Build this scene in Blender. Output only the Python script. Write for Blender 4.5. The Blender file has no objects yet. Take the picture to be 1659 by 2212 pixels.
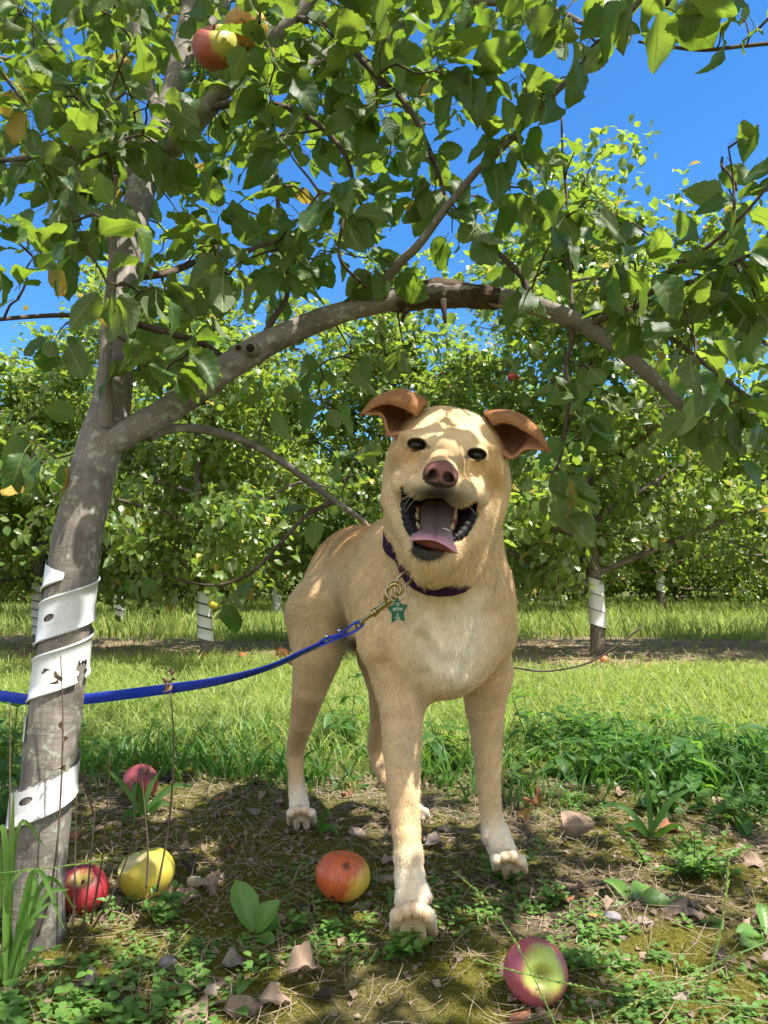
import bpy, math, random
import numpy as np
from mathutils import Vector, Matrix
from mathutils.bvhtree import BVHTree

random.seed(7)
RNG = np.random.default_rng(11)
SC = bpy.context.scene
R = math.radians

# ------------------------------------------------------------------ camera
CAM_Z, PITCH, FPX = 0.48, R(5.2), 745.0
cam_d = bpy.data.cameras.new('camera')
cam = bpy.data.objects.new('camera', cam_d)
SC.collection.objects.link(cam)
cam.location = (0, 0, CAM_Z)
cam.rotation_euler = (R(90) + PITCH, 0, 0)
cam_d.sensor_fit = 'HORIZONTAL'
cam_d.sensor_width = 36.0
cam_d.lens = FPX / 768 * 36.0
cam_d.clip_start = 0.02
cam_d.clip_end = 2000
SC.camera = cam
SC.render.resolution_x, SC.render.resolution_y = 768, 1024

# ------------------------------------------------------------------ light
SUN_DIR = Vector((0.40, -0.22, 0.89)).normalized()
CLOUD_FILL = 6.0
SUN_EL = math.asin(SUN_DIR.z)
SUN_ROT = math.atan2(SUN_DIR.x, SUN_DIR.y)
w = bpy.data.worlds.new('World')
SC.world = w
w.use_nodes = True
wn = w.node_tree
bg = wn.nodes['Background']
sky = wn.nodes.new('ShaderNodeTexSky')
sky.sky_type = 'NISHITA'
sky.sun_disc = False
sky.sun_elevation = SUN_EL
sky.sun_rotation = SUN_ROT
sky.altitude = 1500
sky.air_density = 1.0
sky.dust_density = 0.1
sky.ozone_density = 6.0
hs = wn.nodes.new('ShaderNodeHueSaturation')
hs.inputs['Saturation'].default_value = 1.2
wn.links.new(sky.outputs[0], hs.inputs['Color'])
# bright clouds added as fill light in the sky half behind the photographer
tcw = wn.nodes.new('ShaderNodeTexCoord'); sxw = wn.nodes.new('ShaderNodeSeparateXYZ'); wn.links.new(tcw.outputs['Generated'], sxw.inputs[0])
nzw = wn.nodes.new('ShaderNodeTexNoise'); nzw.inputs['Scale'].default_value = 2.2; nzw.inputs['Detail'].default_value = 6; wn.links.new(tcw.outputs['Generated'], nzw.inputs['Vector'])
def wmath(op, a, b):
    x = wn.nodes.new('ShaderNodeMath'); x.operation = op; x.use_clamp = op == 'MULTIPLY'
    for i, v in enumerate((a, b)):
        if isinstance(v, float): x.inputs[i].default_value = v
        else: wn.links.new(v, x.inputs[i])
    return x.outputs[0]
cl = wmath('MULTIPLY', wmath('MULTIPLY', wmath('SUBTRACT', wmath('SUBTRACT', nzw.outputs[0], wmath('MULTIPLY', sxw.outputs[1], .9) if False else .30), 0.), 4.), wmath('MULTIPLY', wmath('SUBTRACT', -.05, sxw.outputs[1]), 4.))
mxw = wn.nodes.new('ShaderNodeMix'); mxw.data_type = 'RGBA'; wn.links.new(cl, mxw.inputs[0]); wn.links.new(hs.outputs[0], mxw.inputs[6]); mxw.inputs[7].default_value = (CLOUD_FILL, CLOUD_FILL * .97, CLOUD_FILL * .92, 1)
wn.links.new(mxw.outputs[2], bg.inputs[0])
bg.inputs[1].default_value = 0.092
sun_d = bpy.data.lights.new('sun', 'SUN')
sun_d.energy = 3.9
sun_d.angle = R(0.53)
sun_d.color = (1.0, 0.95, 0.87)
sun = bpy.data.objects.new('sun', sun_d)
SC.collection.objects.link(sun)
sun.rotation_euler = SUN_DIR.to_track_quat('Z', 'Y').to_euler()
sun.location = (3, -2, 8)
SC.view_settings.view_transform = 'Standard'
SC.view_settings.look = 'None'
SC.view_settings.gamma = 1
SC.view_settings.exposure = 1.68
SC.render.engine = 'CYCLES'
SC.cycles.use_denoising = True
SC.cycles.max_bounces = 9
SC.cycles.diffuse_bounces = 5
SC.cycles.transmission_bounces = 5
SC.cycles.transparent_max_bounces = 12
SC.cycles.caustics_reflective = False
SC.cycles.caustics_refractive = False
SC.cycles.sample_clamp_indirect = 6

# ------------------------------------------------------------------ helpers
CP, SP = math.cos(PITCH), math.sin(PITCH)


def ray(xd, yd):
    """direction through a point of the 1659-wide view of the photo, scaled to unit depth"""
    px, py = xd * 768 / 1659, yd * 768 / 1659
    x, up = (px - 384) / FPX, (512 - py) / FPX
    fy, fz = CP - up * SP, SP + up * CP
    return x / fy, fz / fy


def P(xd, yd, D):
    a, b = ray(xd, yd)
    return np.array((a * D, D, CAM_Z + b * D))


def G(xd, yd, z=0.0):
    a, b = ray(xd, yd)
    D = (z - CAM_Z) / b
    return np.array((a * D, D, z))


def C7(x, y, D):
    """point of the close-up of the head"""
    return P((1100 + x * 800 / 1659) * 0.6636, (1200 + y * 900 / 1866) * 0.6636, D)


def PX(D):
    return D / 1609.0          # metres per view pixel at depth D


def hash2(ix, iy, seed):
    h = (ix.astype(np.int64) * 374761393 + iy.astype(np.int64) * 668265263 + seed * 1442695041) & 0xffffffff
    h = ((h ^ (h >> 13)) * 1274126177) & 0xffffffff
    return ((h ^ (h >> 16)) & 0xffff) / 65535.0


def vnoise(x, y, seed=0):
    x = np.asarray(x, float); y = np.asarray(y, float)
    ix, iy = np.floor(x), np.floor(y)
    fx, fy = x - ix, y - iy
    fx, fy = fx * fx * (3 - 2 * fx), fy * fy * (3 - 2 * fy)
    a, b = hash2(ix, iy, seed), hash2(ix + 1, iy, seed)
    c, d = hash2(ix, iy + 1, seed), hash2(ix + 1, iy + 1, seed)
    return (a * (1 - fx) + b * fx) * (1 - fy) + (c * (1 - fx) + d * fx) * fy


def fbm(x, y, seed=0, o=4):
    s, a, t = 0, .5, 0
    for i in range(o):
        s = s + a * vnoise(np.asarray(x) * 2 ** i, np.asarray(y) * 2 ** i, seed + i)
        t += a; a *= .5
    return s / t


def gh(x, y):
    """height of the ground"""
    x = np.asarray(x, float); y = np.asarray(y, float)
    near = np.exp(-np.maximum(y - 2.5, 0) / 1.5)
    return ((fbm(x * 3, y * 3, 5, 2) - .5) * .022 + (fbm(x * 14, y * 14, 9, 3) - .5) * .012) * near \
        + (fbm(x * .35, y * .35, 21, 3) - .5) * .16 * np.clip((y - 3) / 6, 0, 1) - .003


def GP(xd, yd):
    p = G(xd, yd)
    p[2] = float(gh(p[0], p[1]))
    return p


def link(o, parent=None):
    SC.collection.objects.link(o)
    if parent is not None:
        o.parent = parent
        if parent.parent is None:
            o.location = Vector(o.location) - Vector(parent.location)
        else:
            o.location = Vector(o.location) - Vector(parent.location) - Vector(parent.parent.location)
    return o


def tag(o, label=None, cat=None, group=None, kind=None):
    if label: o['label'] = label
    if cat: o['category'] = cat
    if group: o['group'] = group
    if kind: o['kind'] = kind
    return o


def empty(name, loc, label=None, cat=None, group=None):
    o = bpy.data.objects.new(name, None)
    o.empty_display_size = .05
    o.location = loc
    SC.collection.objects.link(o)
    return tag(o, label, cat, group)


def npmesh(name, V, F, uv=None, attrs=None, mat=None, smooth=True):
    """V (n,3), F (m,3 or 4) arrays or list of faces; uv per vertex; attrs {name: (n,) or (n,3)}"""
    V = np.asarray(V, np.float32)
    me = bpy.data.meshes.new(name)
    if isinstance(F, np.ndarray):
        k = F.shape[1]
        me.vertices.add(len(V)); me.vertices.foreach_set('co', V.ravel())
        me.loops.add(F.size); me.loops.foreach_set('vertex_index', F.astype(np.int32).ravel())
        me.polygons.add(len(F))
        me.polygons.foreach_set('loop_start', np.arange(0, F.size, k, dtype=np.int32))
        try:
            me.polygons.foreach_set('loop_total', np.full(len(F), k, np.int32))
        except Exception:
            pass
        me.update(calc_edges=True)
        me.validate()
        if len(me.loops) != F.size:
            pass
    else:
        me.from_pydata([tuple(map(float, v)) for v in V], [], [tuple(int(i) for i in f) for f in F])
    if uv is not None:
        uv = np.asarray(uv, np.float32)
        li = np.empty(len(me.loops), np.int32); me.loops.foreach_get('vertex_index', li)
        l = me.uv_layers.new(name='UVMap')
        l.data.foreach_set('uv', uv[li].ravel())
    for k, a in (attrs or {}).items():
        a = np.asarray(a, np.float32)
        if a.ndim == 1:
            at = me.attributes.new(k, 'FLOAT', 'POINT'); at.data.foreach_set('value', a)
        else:
            at = me.attributes.new(k, 'FLOAT_COLOR', 'POINT')
            at.data.foreach_set('color', np.concatenate([a, np.ones((len(a), 1), np.float32)], 1).ravel())
    if smooth:
        me.polygons.foreach_set('use_smooth', np.ones(len(me.polygons), bool))
    if mat is not None:
        me.materials.append(mat)
    me.update()
    return me


def obj(name, me, parent=None, loc=None):
    """link a mesh whose vertices are in world space; its origin is moved to loc (default: under its middle)"""
    o = bpy.data.objects.new(name, me)
    n = len(me.vertices)
    co = np.empty(n * 3, np.float32); me.vertices.foreach_get('co', co); co = co.reshape(-1, 3)
    if loc is None:
        lo, hi = co.min(0), co.max(0)
        loc = ((lo[0] + hi[0]) / 2, (lo[1] + hi[1]) / 2, lo[2])
    loc = np.asarray(loc, np.float32)
    me.vertices.foreach_set('co', (co - loc).ravel()); me.update()
    o.location = [float(v) for v in loc]
    return link(o, parent)


def crom(pts, n):
    """Catmull-Rom through pts (k,d), n samples"""
    p = np.asarray(pts, float)
    k = len(p)
    if k == 2:
        t = np.linspace(0, 1, n)[:, None]
        return p[0] * (1 - t) + p[1] * t
    q = np.vstack([2 * p[0] - p[1], p, 2 * p[-1] - p[-2]])
    u = np.linspace(0, k - 1 - 1e-9, n)
    i = np.floor(u).astype(int); t = (u - i)[:, None]
    a, b, c, d = q[i], q[i + 1], q[i + 2], q[i + 3]
    return .5 * ((2 * b) + (c - a) * t + (2 * a - 5 * b + 4 * c - d) * t * t + (-a + 3 * b - 3 * c + d) * t ** 3)


def frames(p):
    T = np.gradient(p, axis=0)
    T /= np.linalg.norm(T, axis=1)[:, None] + 1e-12
    N = np.zeros_like(T)
    a = np.array((0, 0, 1.)) if abs(T[0][2]) < .9 else np.array((1., 0, 0))
    n = a - T[0] * a.dot(T[0]); n /= np.linalg.norm(n)
    N[0] = n
    for i in range(1, len(p)):
        n = N[i - 1] - T[i] * N[i - 1].dot(T[i])
        N[i] = n / (np.linalg.norm(n) + 1e-12)
    return T, N, np.cross(T, N)


def tube(p, r, ns=8, cap=True, wob=0., seed=0):
    """V, quads, uv of a tube along p (n,3) with radii r"""
    p = np.asarray(p, float); r = np.broadcast_to(np.asarray(r, float), (len(p),)).copy()
    if cap:
        p = np.vstack([p[:1], p, p[-1:]]); r = np.concatenate([[r[0] * .02], r, [r[-1] * .02]])
    T, N, B = frames(p)
    if cap:
        T[0], N[0], B[0] = T[1], N[1], B[1]; T[-1], N[-1], B[-1] = T[-2], N[-2], B[-2]
    n = len(p)
    a = np.linspace(0, 2 * np.pi, ns + 1)
    L = np.concatenate([[0], np.cumsum(np.linalg.norm(np.diff(p, axis=0), axis=1))])
    rr = r[:, None] * np.ones((1, ns + 1))
    if wob:
        u = np.cos(a)[None] * 1.7 + L[:, None] * 3; v = np.sin(a)[None] * 1.7 + L[:, None] * 19
        rr = rr * (1 + wob * (fbm(u + 5, v + 3, seed, 3) - .5) * 2)
    V = p[:, None] + rr[..., None] * (np.cos(a)[None, :, None] * N[:, None] + np.sin(a)[None, :, None] * B[:, None])
    uv = np.stack([np.broadcast_to(a[None] / (2 * np.pi), (n, ns + 1)), np.broadcast_to(L[:, None], (n, ns + 1))], -1)
    i, j = np.meshgrid(np.arange(n - 1), np.arange(ns), indexing='ij')
    s = ns + 1
    Q = np.stack([i * s + j, i * s + j + 1, (i + 1) * s + j + 1, (i + 1) * s + j], -1).reshape(-1, 4)
    return V.reshape(-1, 3), Q, uv.reshape(-1, 2)


class Bag:
    """collects V/Q/uv/attr pieces"""
    def __init__(self): self.V, self.F, self.U, self.A, self.n = [], [], [], [], 0

    def add(self, V, Q, uv=None, a=0.):
        self.V.append(V); self.F.append(np.asarray(Q) + self.n)
        self.U.append(uv if uv is not None else np.zeros((len(V), 2)))
        self.A.append(np.broadcast_to(np.asarray(a, float), (len(V),)))
        self.n += len(V)

    def mesh(self, name, mat):
        return npmesh(name, np.vstack(self.V), np.vstack(self.F), np.vstack(self.U), {'rnd': np.concatenate(self.A)}, mat)


def grid_faces(n, m):
    i, j = np.meshgrid(np.arange(n - 1), np.arange(m - 1), indexing='ij')
    return np.stack([i * m + j, i * m + j + 1, (i + 1) * m + j + 1, (i + 1) * m + j], -1).reshape(-1, 4)


def ribbon(p, side, width, thick):
    """a strap: p (n,3), side (n,3) unit across-vectors, closed box section"""
    p = np.asarray(p, float); T = np.gradient(p, axis=0); T /= np.linalg.norm(T, axis=1)[:, None]
    side = side - T * (side * T).sum(1)[:, None]; side /= np.linalg.norm(side, axis=1)[:, None]
    nrm = np.cross(T, side)
    w = np.broadcast_to(np.asarray(width, float), (len(p),))[:, None] / 2; t = thick / 2
    sec = [(-1, -.7), (-.94, -1), (.94, -1), (1, -.7), (1, .7), (.94, 1), (-.94, 1), (-1, .7), (-1, -.7)]
    V = np.stack([p + side * w * a + nrm * t * b for a, b in sec], 1)
    L = np.concatenate([[0], np.cumsum(np.linalg.norm(np.diff(p, axis=0), axis=1))])
    uv = np.stack(np.broadcast_arrays(np.array([s[0] for s in sec])[None], L[:, None]), -1)
    return V.reshape(-1, 3), grid_faces(len(p), 9), uv.reshape(-1, 2)


# ------------------------------------------------------------------ materials
class NT:
    def __init__(self, name):
        self.m = bpy.data.materials.new(name); self.m.use_nodes = True
        self.t = self.m.node_tree; self.n = self.t.nodes; self.n.clear()
        self.out = self.n.new('ShaderNodeOutputMaterial')

    def node(self, typ, ins=None, **kw):
        x = self.n.new('ShaderNode' + typ)
        for k, v in kw.items(): setattr(x, k, v)
        for k, v in (ins or {}).items(): self.set(x.inputs[k], v)
        return x

    def set(self, sock, v):
        if isinstance(v, bpy.types.NodeSocket): self.t.links.new(v, sock)
        elif isinstance(v, bpy.types.Node): self.t.links.new(v.outputs[0], sock)
        else:
            if isinstance(v, tuple) and len(v) == 3 and sock.type == 'RGBA': v = v + (1,)
            sock.default_value = v

    def math(self, op, a, b=0., c=None, clamp=False):
        x = self.n.new('ShaderNodeMath'); x.operation = op; x.use_clamp = clamp
        self.set(x.inputs[0], a); self.set(x.inputs[1], b)
        if c is not None: self.set(x.inputs[2], c)
        return x.outputs[0]

    def mix(self, f, a, b, blend='MIX'):
        x = self.n.new('ShaderNodeMix'); x.data_type = 'RGBA'; x.blend_type = blend
        self.set(x.inputs[0], f); self.set(x.inputs[6], a); self.set(x.inputs[7], b)
        return x.outputs[2]

    def ramp(self, f, stops, interp='LINEAR'):
        x = self.n.new('ShaderNodeValToRGB'); x.color_ramp.interpolation = interp
        e = x.color_ramp.elements
        while len(e) < len(stops): e.new(.5)
        for i, (p, c) in enumerate(stops):
            e[i].position = p; e[i].color = c + (1,) if isinstance(c, tuple) else (c, c, c, 1)
        self.set(x.inputs[0], f)
        return x.outputs[0]

    def noise(self, vec, scale, detail=3., rough=.55, dim='3D'):
        x = self.node('TexNoise', {'Scale': scale, 'Detail': detail, 'Roughness': rough})
        if vec is not None: self.set(x.inputs['Vector'], vec)
        return x.outputs[0]

    def mapping(self, vec, scale=(1, 1, 1), loc=(0, 0, 0)):
        x = self.node('Mapping', {'Scale': scale, 'Location': loc}); self.set(x.inputs['Vector'], vec)
        return x.outputs[0]

    def attr(self, name, out=2):
        x = self.node('Attribute', attribute_name=name); return x.outputs[out]

    def bump(self, h, strength=.5, dist=.002, normal=None):
        x = self.node('Bump', {'Strength': strength, 'Distance': dist, 'Height': h})
        if normal is not None: self.set(x.inputs['Normal'], normal)
        return x.outputs[0]

    def bsdf(self, col, rough=.6, spec=.4, bump=None, metal=0., extra=None):
        x = self.node('BsdfPrincipled', {'Base Color': col, 'Roughness': rough, 'Specular IOR Level': spec, 'Metallic': metal})
        if bump is not None: self.set(x.inputs['Normal'], bump)
        for k, v in (extra or {}).items(): self.set(x.inputs[k], v)
        return x

    def done(self, shader):
        self.set(self.out.inputs[0], shader); return self.m


def leaf_mat(name, top1, top2, under, trans, odd=None, tf=.42, rough=.42, veins=True, spec=.45):
    """two sided leaf: glossy darker face, pale matt underside, light shines through"""
    t = NT(name)
    uv = t.node('UVMap'); sx = t.node('SeparateXYZ', {0: uv.outputs[0]})
    u, v = t.math('ABSOLUTE', sx.outputs[0]), sx.outputs[1]
    rnd = t.attr('rnd')
    top = t.mix(rnd, top1, top2)
    n = t.noise(t.mapping(uv.outputs[0], (1.5, 3, 1)), 2.0, 3)
    top = t.mix(t.math('MULTIPLY', n, .5), top, tuple(c * .6 for c in top1))
    if veins:
        spot = t.ramp(t.noise(t.mapping(t.node('NewGeometry').outputs['Position'], (1, 1, 1)), 95, 2), [(.70, 0.), (.73, 1.)])
        top = t.mix(t.math('MULTIPLY', spot, .7), top, (.13, .075, .03))
    tr = t.mix(rnd, trans, tuple(c * k for c, k in zip(trans, (.68, .8, .7))))
    if odd:
        f = t.math('GREATER_THAN', t.math('FRACT', t.math('MULTIPLY', rnd, 7.31)), .985)
        top = t.mix(f, top, odd); under_c = t.mix(f, under, odd); tr = t.mix(f, tr, tuple(c * 1.2 for c in odd))
    else:
        under_c = under
    bump = None
    if veins:
        mid = t.math('LESS_THAN', u, .045)
        w = t.math('FRACT', t.math('SUBTRACT', t.math('MULTIPLY', v, 7.0), t.math('MULTIPLY', u, 1.6)))
        lat = t.math('LESS_THAN', w, .085)
        vein = t.math('MAXIMUM', mid, t.math('MULTIPLY', lat, .55))
        pale = t.mix(.55, top, (.30, .38, .12))
        top = t.mix(t.math('MULTIPLY', vein, .8), top, pale)
        under_c = t.mix(t.math('MULTIPLY', vein, .9), under_c, (.40, .45, .22))
        tr = t.mix(t.math('MULTIPLY', vein, .75), tr, (.07, .13, .015))
        hgt = t.math('ADD', t.math('MULTIPLY', vein, -.7), t.math('MULTIPLY', t.math('ABSOLUTE', t.math('SUBTRACT', w, .5)), -.8))
        bump = t.bump(hgt, .35, .0012)
    back = t.node('NewGeometry').outputs['Backfacing']
    col = t.mix(back, top, under_c)
    b = t.bsdf(col, t.math('ADD', rough, t.math('MULTIPLY', back, .25)), spec, bump)
    tl = t.node('BsdfTranslucent', {'Color': tr})
    return t.done(t.node('MixShader', {0: tf, 1: b.outputs[0], 2: tl.outputs[0]}))


def bark_mat(name, c1, c2, lichen, lich=.5, rough_k=1.):
    t = NT(name)
    uv = t.node('UVMap').outputs[0]
    ob = t.node('TexCoord').outputs['Object']
    n1 = t.noise(t.mapping(ob, (1, 1, 1)), 22, 5, .65)
    ring = t.noise(t.mapping(uv, (4, 110, 1)), 1.0, 5, .7)
    vert = t.noise(t.mapping(uv, (26, 14, 1)), 1.0, 4, .6)
    col = t.mix(n1, c1, c2)
    col = t.mix(t.math('MULTIPLY', t.ramp(ring, [(.5, 0.), (.75, 1.)]), .35), col, tuple(c * .45 for c in c1))
    col = t.mix(t.math('MULTIPLY', t.ramp(vert, [(.55, 0.), (.7, 1.)]), .45), col, tuple(min(1, c * 1.7) for c in c2))
    sp = t.noise(ob, 75, 4, .55)
    big = t.noise(ob, 7, 3)
    m = t.ramp(t.math('ADD', sp, t.math('MULTIPLY', t.math('SUBTRACT', big, .5), .6)), [(.605 - .03 * lich, 0.), (.64, 1.)])
    col = t.mix(t.math('MULTIPLY', m, lich), col, lichen)
    mot = t.noise(ob, 16, 4, .6)
    col = t.mix(t.math('MULTIPLY', t.ramp(mot, [(.5, 0.), (.62, 1.)]), .5), col, tuple(x * .5 for x in c1))
    vo = t.node('TexVoronoi', {'Vector': t.mapping(uv, (11, 34, 1)), 'Scale': 1.0, 'Randomness': 1.0})
    len_ = t.ramp(vo.outputs[0], [(.10, 1.), (.16, 0.)])
    col = t.mix(t.math('MULTIPLY', len_, .5), col, lichen)
    h = t.math('ADD', t.math('MULTIPLY', ring, .45), t.math('ADD', t.math('MULTIPLY', vert, .8), t.math('MULTIPLY', n1, .6)))
    return t.done(t.bsdf(col, .85, .2, t.bump(h, .9 * rough_k, .003)))


def plain_mat(name, col, rough=.6, spec=.4, metal=0., nscale=60, amt=.25, bump=.2):
    t = NT(name)
    ob = t.node('TexCoord').outputs['Object']
    n = t.noise(ob, nscale, 4)
    c = t.mix(t.math('MULTIPLY', n, amt * 2), col, tuple(x * .55 for x in col))
    return t.done(t.bsdf(c, rough, spec, t.bump(n, bump, .001), metal))


M = {}
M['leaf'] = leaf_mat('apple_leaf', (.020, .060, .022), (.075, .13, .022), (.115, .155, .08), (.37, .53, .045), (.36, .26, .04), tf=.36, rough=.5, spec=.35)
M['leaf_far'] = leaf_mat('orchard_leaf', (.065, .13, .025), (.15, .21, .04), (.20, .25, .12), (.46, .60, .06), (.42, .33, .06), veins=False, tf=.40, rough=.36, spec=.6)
M['weed'] = leaf_mat('weed_leaf', (.045, .12, .025), (.085, .18, .035), (.10, .17, .06), (.26, .50, .05), tf=.4)
M['bright_weed'] = leaf_mat('seedling_leaf', (.10, .22, .04), (.16, .30, .06), (.14, .24, .07), (.30, .55, .07), tf=.38)
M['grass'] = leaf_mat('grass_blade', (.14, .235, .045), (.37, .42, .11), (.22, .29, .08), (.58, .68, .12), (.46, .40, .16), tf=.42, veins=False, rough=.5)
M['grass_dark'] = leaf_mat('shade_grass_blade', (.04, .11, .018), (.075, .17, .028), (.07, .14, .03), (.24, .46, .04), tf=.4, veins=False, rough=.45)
M['bark'] = bark_mat('apple_bark', (.135, .113, .095), (.27, .24, .208), (.34, .36, .29), .75)
M['rough_bark'] = bark_mat('flaking_bark', (.03, .022, .016), (.13, .085, .055), (.2, .17, .12), .3, 2.)
M['twig'] = bark_mat('twig_bark', (.075, .05, .035), (.15, .115, .085), (.25, .22, .17), .3)
M['far_bark'] = bark_mat('orchard_bark', (.10, .078, .06), (.17, .14, .115), (.3, .3, .26), .6)
M['dry_stalk'] = plain_mat('dry_stalk', (.11, .078, .058), .8, .2)
M['straw'] = leaf_mat('straw', (.22, .165, .11), (.36, .29, .19), (.26, .2, .13), (.2, .15, .08), tf=.12, veins=False, rough=.7)
M['moss'] = leaf_mat('moss', (.08, .085, .010), (.24, .21, .025), (.14, .135, .018), (.3, .28, .03), tf=.3, veins=False, rough=.8)
# ------------------------------------------------------------------ ground
def axis(spec):
    out = []
    for a, b, h in spec: out += list(np.arange(a, b, h))
    return out


xs = np.array(axis([(-1.9, 1.9, .0125)])); e = 1.9 + np.cumsum(.0125 * 1.13 ** np.arange(1, 72))
xs = np.concatenate([-e[::-1], xs, [1.9], e])
ys = np.array(axis([(.25, 2.6, .0125)])); e = 2.6 + np.cumsum(.0125 * 1.11 ** np.arange(1, 80)); f = .25 - np.cumsum(.0125 * 1.15 ** np.arange(1, 58))
ys = np.concatenate([f[::-1], ys, [2.6], e])
gx, gy = np.meshgrid(xs, ys)
MOSS = lambda x, y: np.clip((fbm(x * 4.2, y * 4.2, 31, 4) - .24) * 4.0, 0, 1)
SOIL = lambda x, y: np.clip(1 - np.abs(y - 5.35 - (fbm(x * .9, y * .3, 3, 3) - .5) * 1.2 - .02 * x) / 1.55, 0, 1)      # the bare strip under the second row
gz = gh(gx, gy)
gV = np.stack([gx, gy, gz], -1).reshape(-1, 3)
moss_a = (MOSS(gx, gy) * np.clip((4.2 - gy) / 2.2, .0, 1)).ravel()
soil_a = np.clip(SOIL(gx, gy) * 2.2, 0, 1).ravel()
lit_a = np.clip((1.75 - gy + (fbm(gx * 3, gy * 3, 77, 3) - .5) * .5) / .25, 0, 1).ravel()

t = NT('orchard_soil')
geo = t.node('NewGeometry').outputs['Position']
n1 = t.noise(geo, 55, 6, .7); n2 = t.noise(geo, 9, 4); n3 = t.noise(geo, 260, 3, .6)
soil = t.mix(t.ramp(n1, [(.3, 0.), (.7, 1.)]), (.055, .04, .027), (.165, .122, .082))
soil = t.mix(t.ramp(n3, [(.58, 0.), (.7, 1.)]), soil, (.26, .2, .14))
moss = t.mix(n1, (.05, .05, .009), (.155, .14, .02))
moss = t.mix(t.ramp(n3, [(.5, 0.), (.75, 1.)]), moss, (.2, .175, .04))
near = t.mix(t.attr('moss'), soil, moss)
turf = t.mix(n2, (.045, .065, .014), (.12, .13, .03))
turf = t.mix(t.ramp(n1, [(.5, 0.), (.68, .7)]), turf, (.16, .13, .06))
col = t.mix(t.attr('near'), turf, near)
bare = t.mix(n1, (.24, .16, .10), (.46, .34, .23))
bare = t.mix(t.ramp(n2, [(.5, 0.), (.62, .75)]), bare, (.2, .19, .05))
col = t.mix(t.attr('soil'), col, bare)
h = t.math('ADD', t.math('MULTIPLY', n1, 1.), t.math('MULTIPLY', n3, .5))
M['soil'] = t.done(t.bsdf(col, .95, .1, t.bump(h, .9, .012)))
o = obj('ground', npmesh('ground', gV, grid_faces(len(ys), len(xs)), None, {'moss': moss_a, 'soil': soil_a, 'near': lit_a}, M['soil']), None, (0, 0, 0))
tag(o, kind='structure')

# ------------------------------------------------------------------ leaves
def leaf_template(nl=7, nw=4, wid=.34, fold=.3, curl=.25, twist=.2, wave=.03, tip=.85, seed=0, pet=.32, cup=0.):
    """leaf of unit length along +y, face +z; petiole from y=-pet to 0"""
    r = np.random.default_rng(seed)
    tt = np.linspace(0, 1, nl + 1); ss = np.linspace(-1, 1, nw + 1)
    T, S = np.meshgrid(tt, ss, indexing='ij')
    prof = wid * np.maximum(np.sin(np.pi * T ** tip), 0) ** .62 * (1 - .12 * T ** 4)
    prof[0] = .012; prof[-1] = .004
    if nl > 10: prof[1:-1] *= (1 + .05 * np.where(np.arange(1, nl) % 2, 1, -1))[:, None] * np.where(np.abs(S[1:-1]) > .9, 1, 0) + np.where(np.abs(S[1:-1]) > .9, 0, 1)
    X = S * prof
    Z = np.abs(X) * fold * (1 - .4 * T) - curl * T ** 2 + wave * np.sin(T * 9 + r.random() * 6) * S * np.abs(S) + wave * np.sin(T * 13 + r.random() * 6) * (np.abs(S) > .6)
    Z += cup * (X ** 2) * 3
    a = twist * (T - .3)
    X, Z = X * np.cos(a) - Z * np.sin(a), X * np.sin(a) + Z * np.cos(a)
    Y = T - .12 * curl * T ** 2
    V = np.stack([X, Y, Z], -1).reshape(-1, 3); U = np.stack([S, T], -1).reshape(-1, 2); Q = grid_faces(nl + 1, nw + 1)
    if pet > 0:
        n = len(V)
        pv = np.array([(-.010, -pet, -.06), (.010, -pet, -.06), (.010, -pet * .5, -.01), (-.010, -pet * .5, -.01), (.008, 0.02, 0), (-.008, 0.02, 0),
                       (0, -pet, -.08), (0, -pet * .5, -.03), (0, .02, -.012)])
        V = np.vstack([V, pv]); U = np.vstack([U, np.tile((0., 0.), (9, 1))])
        Q = np.vstack([Q, np.array([(0, 1, 2, 3), (3, 2, 4, 5), (6, 1, 2, 7), (7, 2, 4, 8), (0, 6, 7, 3), (3, 7, 8, 5)]) + n])
    return V, Q, U


def place(tpls, pos, ax, nrm, size, rnd, rng, wscale=None):
    """many leaves: pos (n,3) foot of blade, ax (n,3) length direction, nrm (n,3) face"""
    ax = ax / np.linalg.norm(ax, axis=1)[:, None]
    nrm = nrm - ax * (nrm * ax).sum(1)[:, None]; nrm /= np.linalg.norm(nrm, axis=1)[:, None] + 1e-9
    side = np.cross(ax, nrm)
    which = rng.integers(0, len(tpls), len(pos))
    Vs, Fs, Us, As, n = [], [], [], [], 0
    for k, (tv, tq, tu) in enumerate(tpls):
        m = which == k
        c = int(m.sum())
        if not c: continue
        s = size[m][:, None, None]
        ws = 1. if wscale is None else wscale[m][:, None, None]
        V = pos[m][:, None] + s * (tv[None, :, 0:1] * ws * side[m][:, None] + tv[None, :, 1:2] * ax[m][:, None] + tv[None, :, 2:3] * nrm[m][:, None])
        F = tq[None] + (np.arange(c) * len(tv))[:, None, None] + n
        Vs.append(V.reshape(-1, 3)); Fs.append(F.reshape(-1, tq.shape[1])); Us.append(np.tile(tu, (c, 1)))
        As.append(np.repeat(rnd[m], len(tv))); n += c * len(tv)
    return np.vstack(Vs), np.vstack(Fs), np.vstack(Us), np.concatenate(As)


def leaves_mesh(name, mat, *args, **kw):
    V, F, U, A = place(*args, **kw)
    return npmesh(name, V, F, U, {'rnd': A}, mat)


def rdir(n, rng):
    v = rng.normal(size=(n, 3)); return v / np.linalg.norm(v, axis=1)[:, None]


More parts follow.
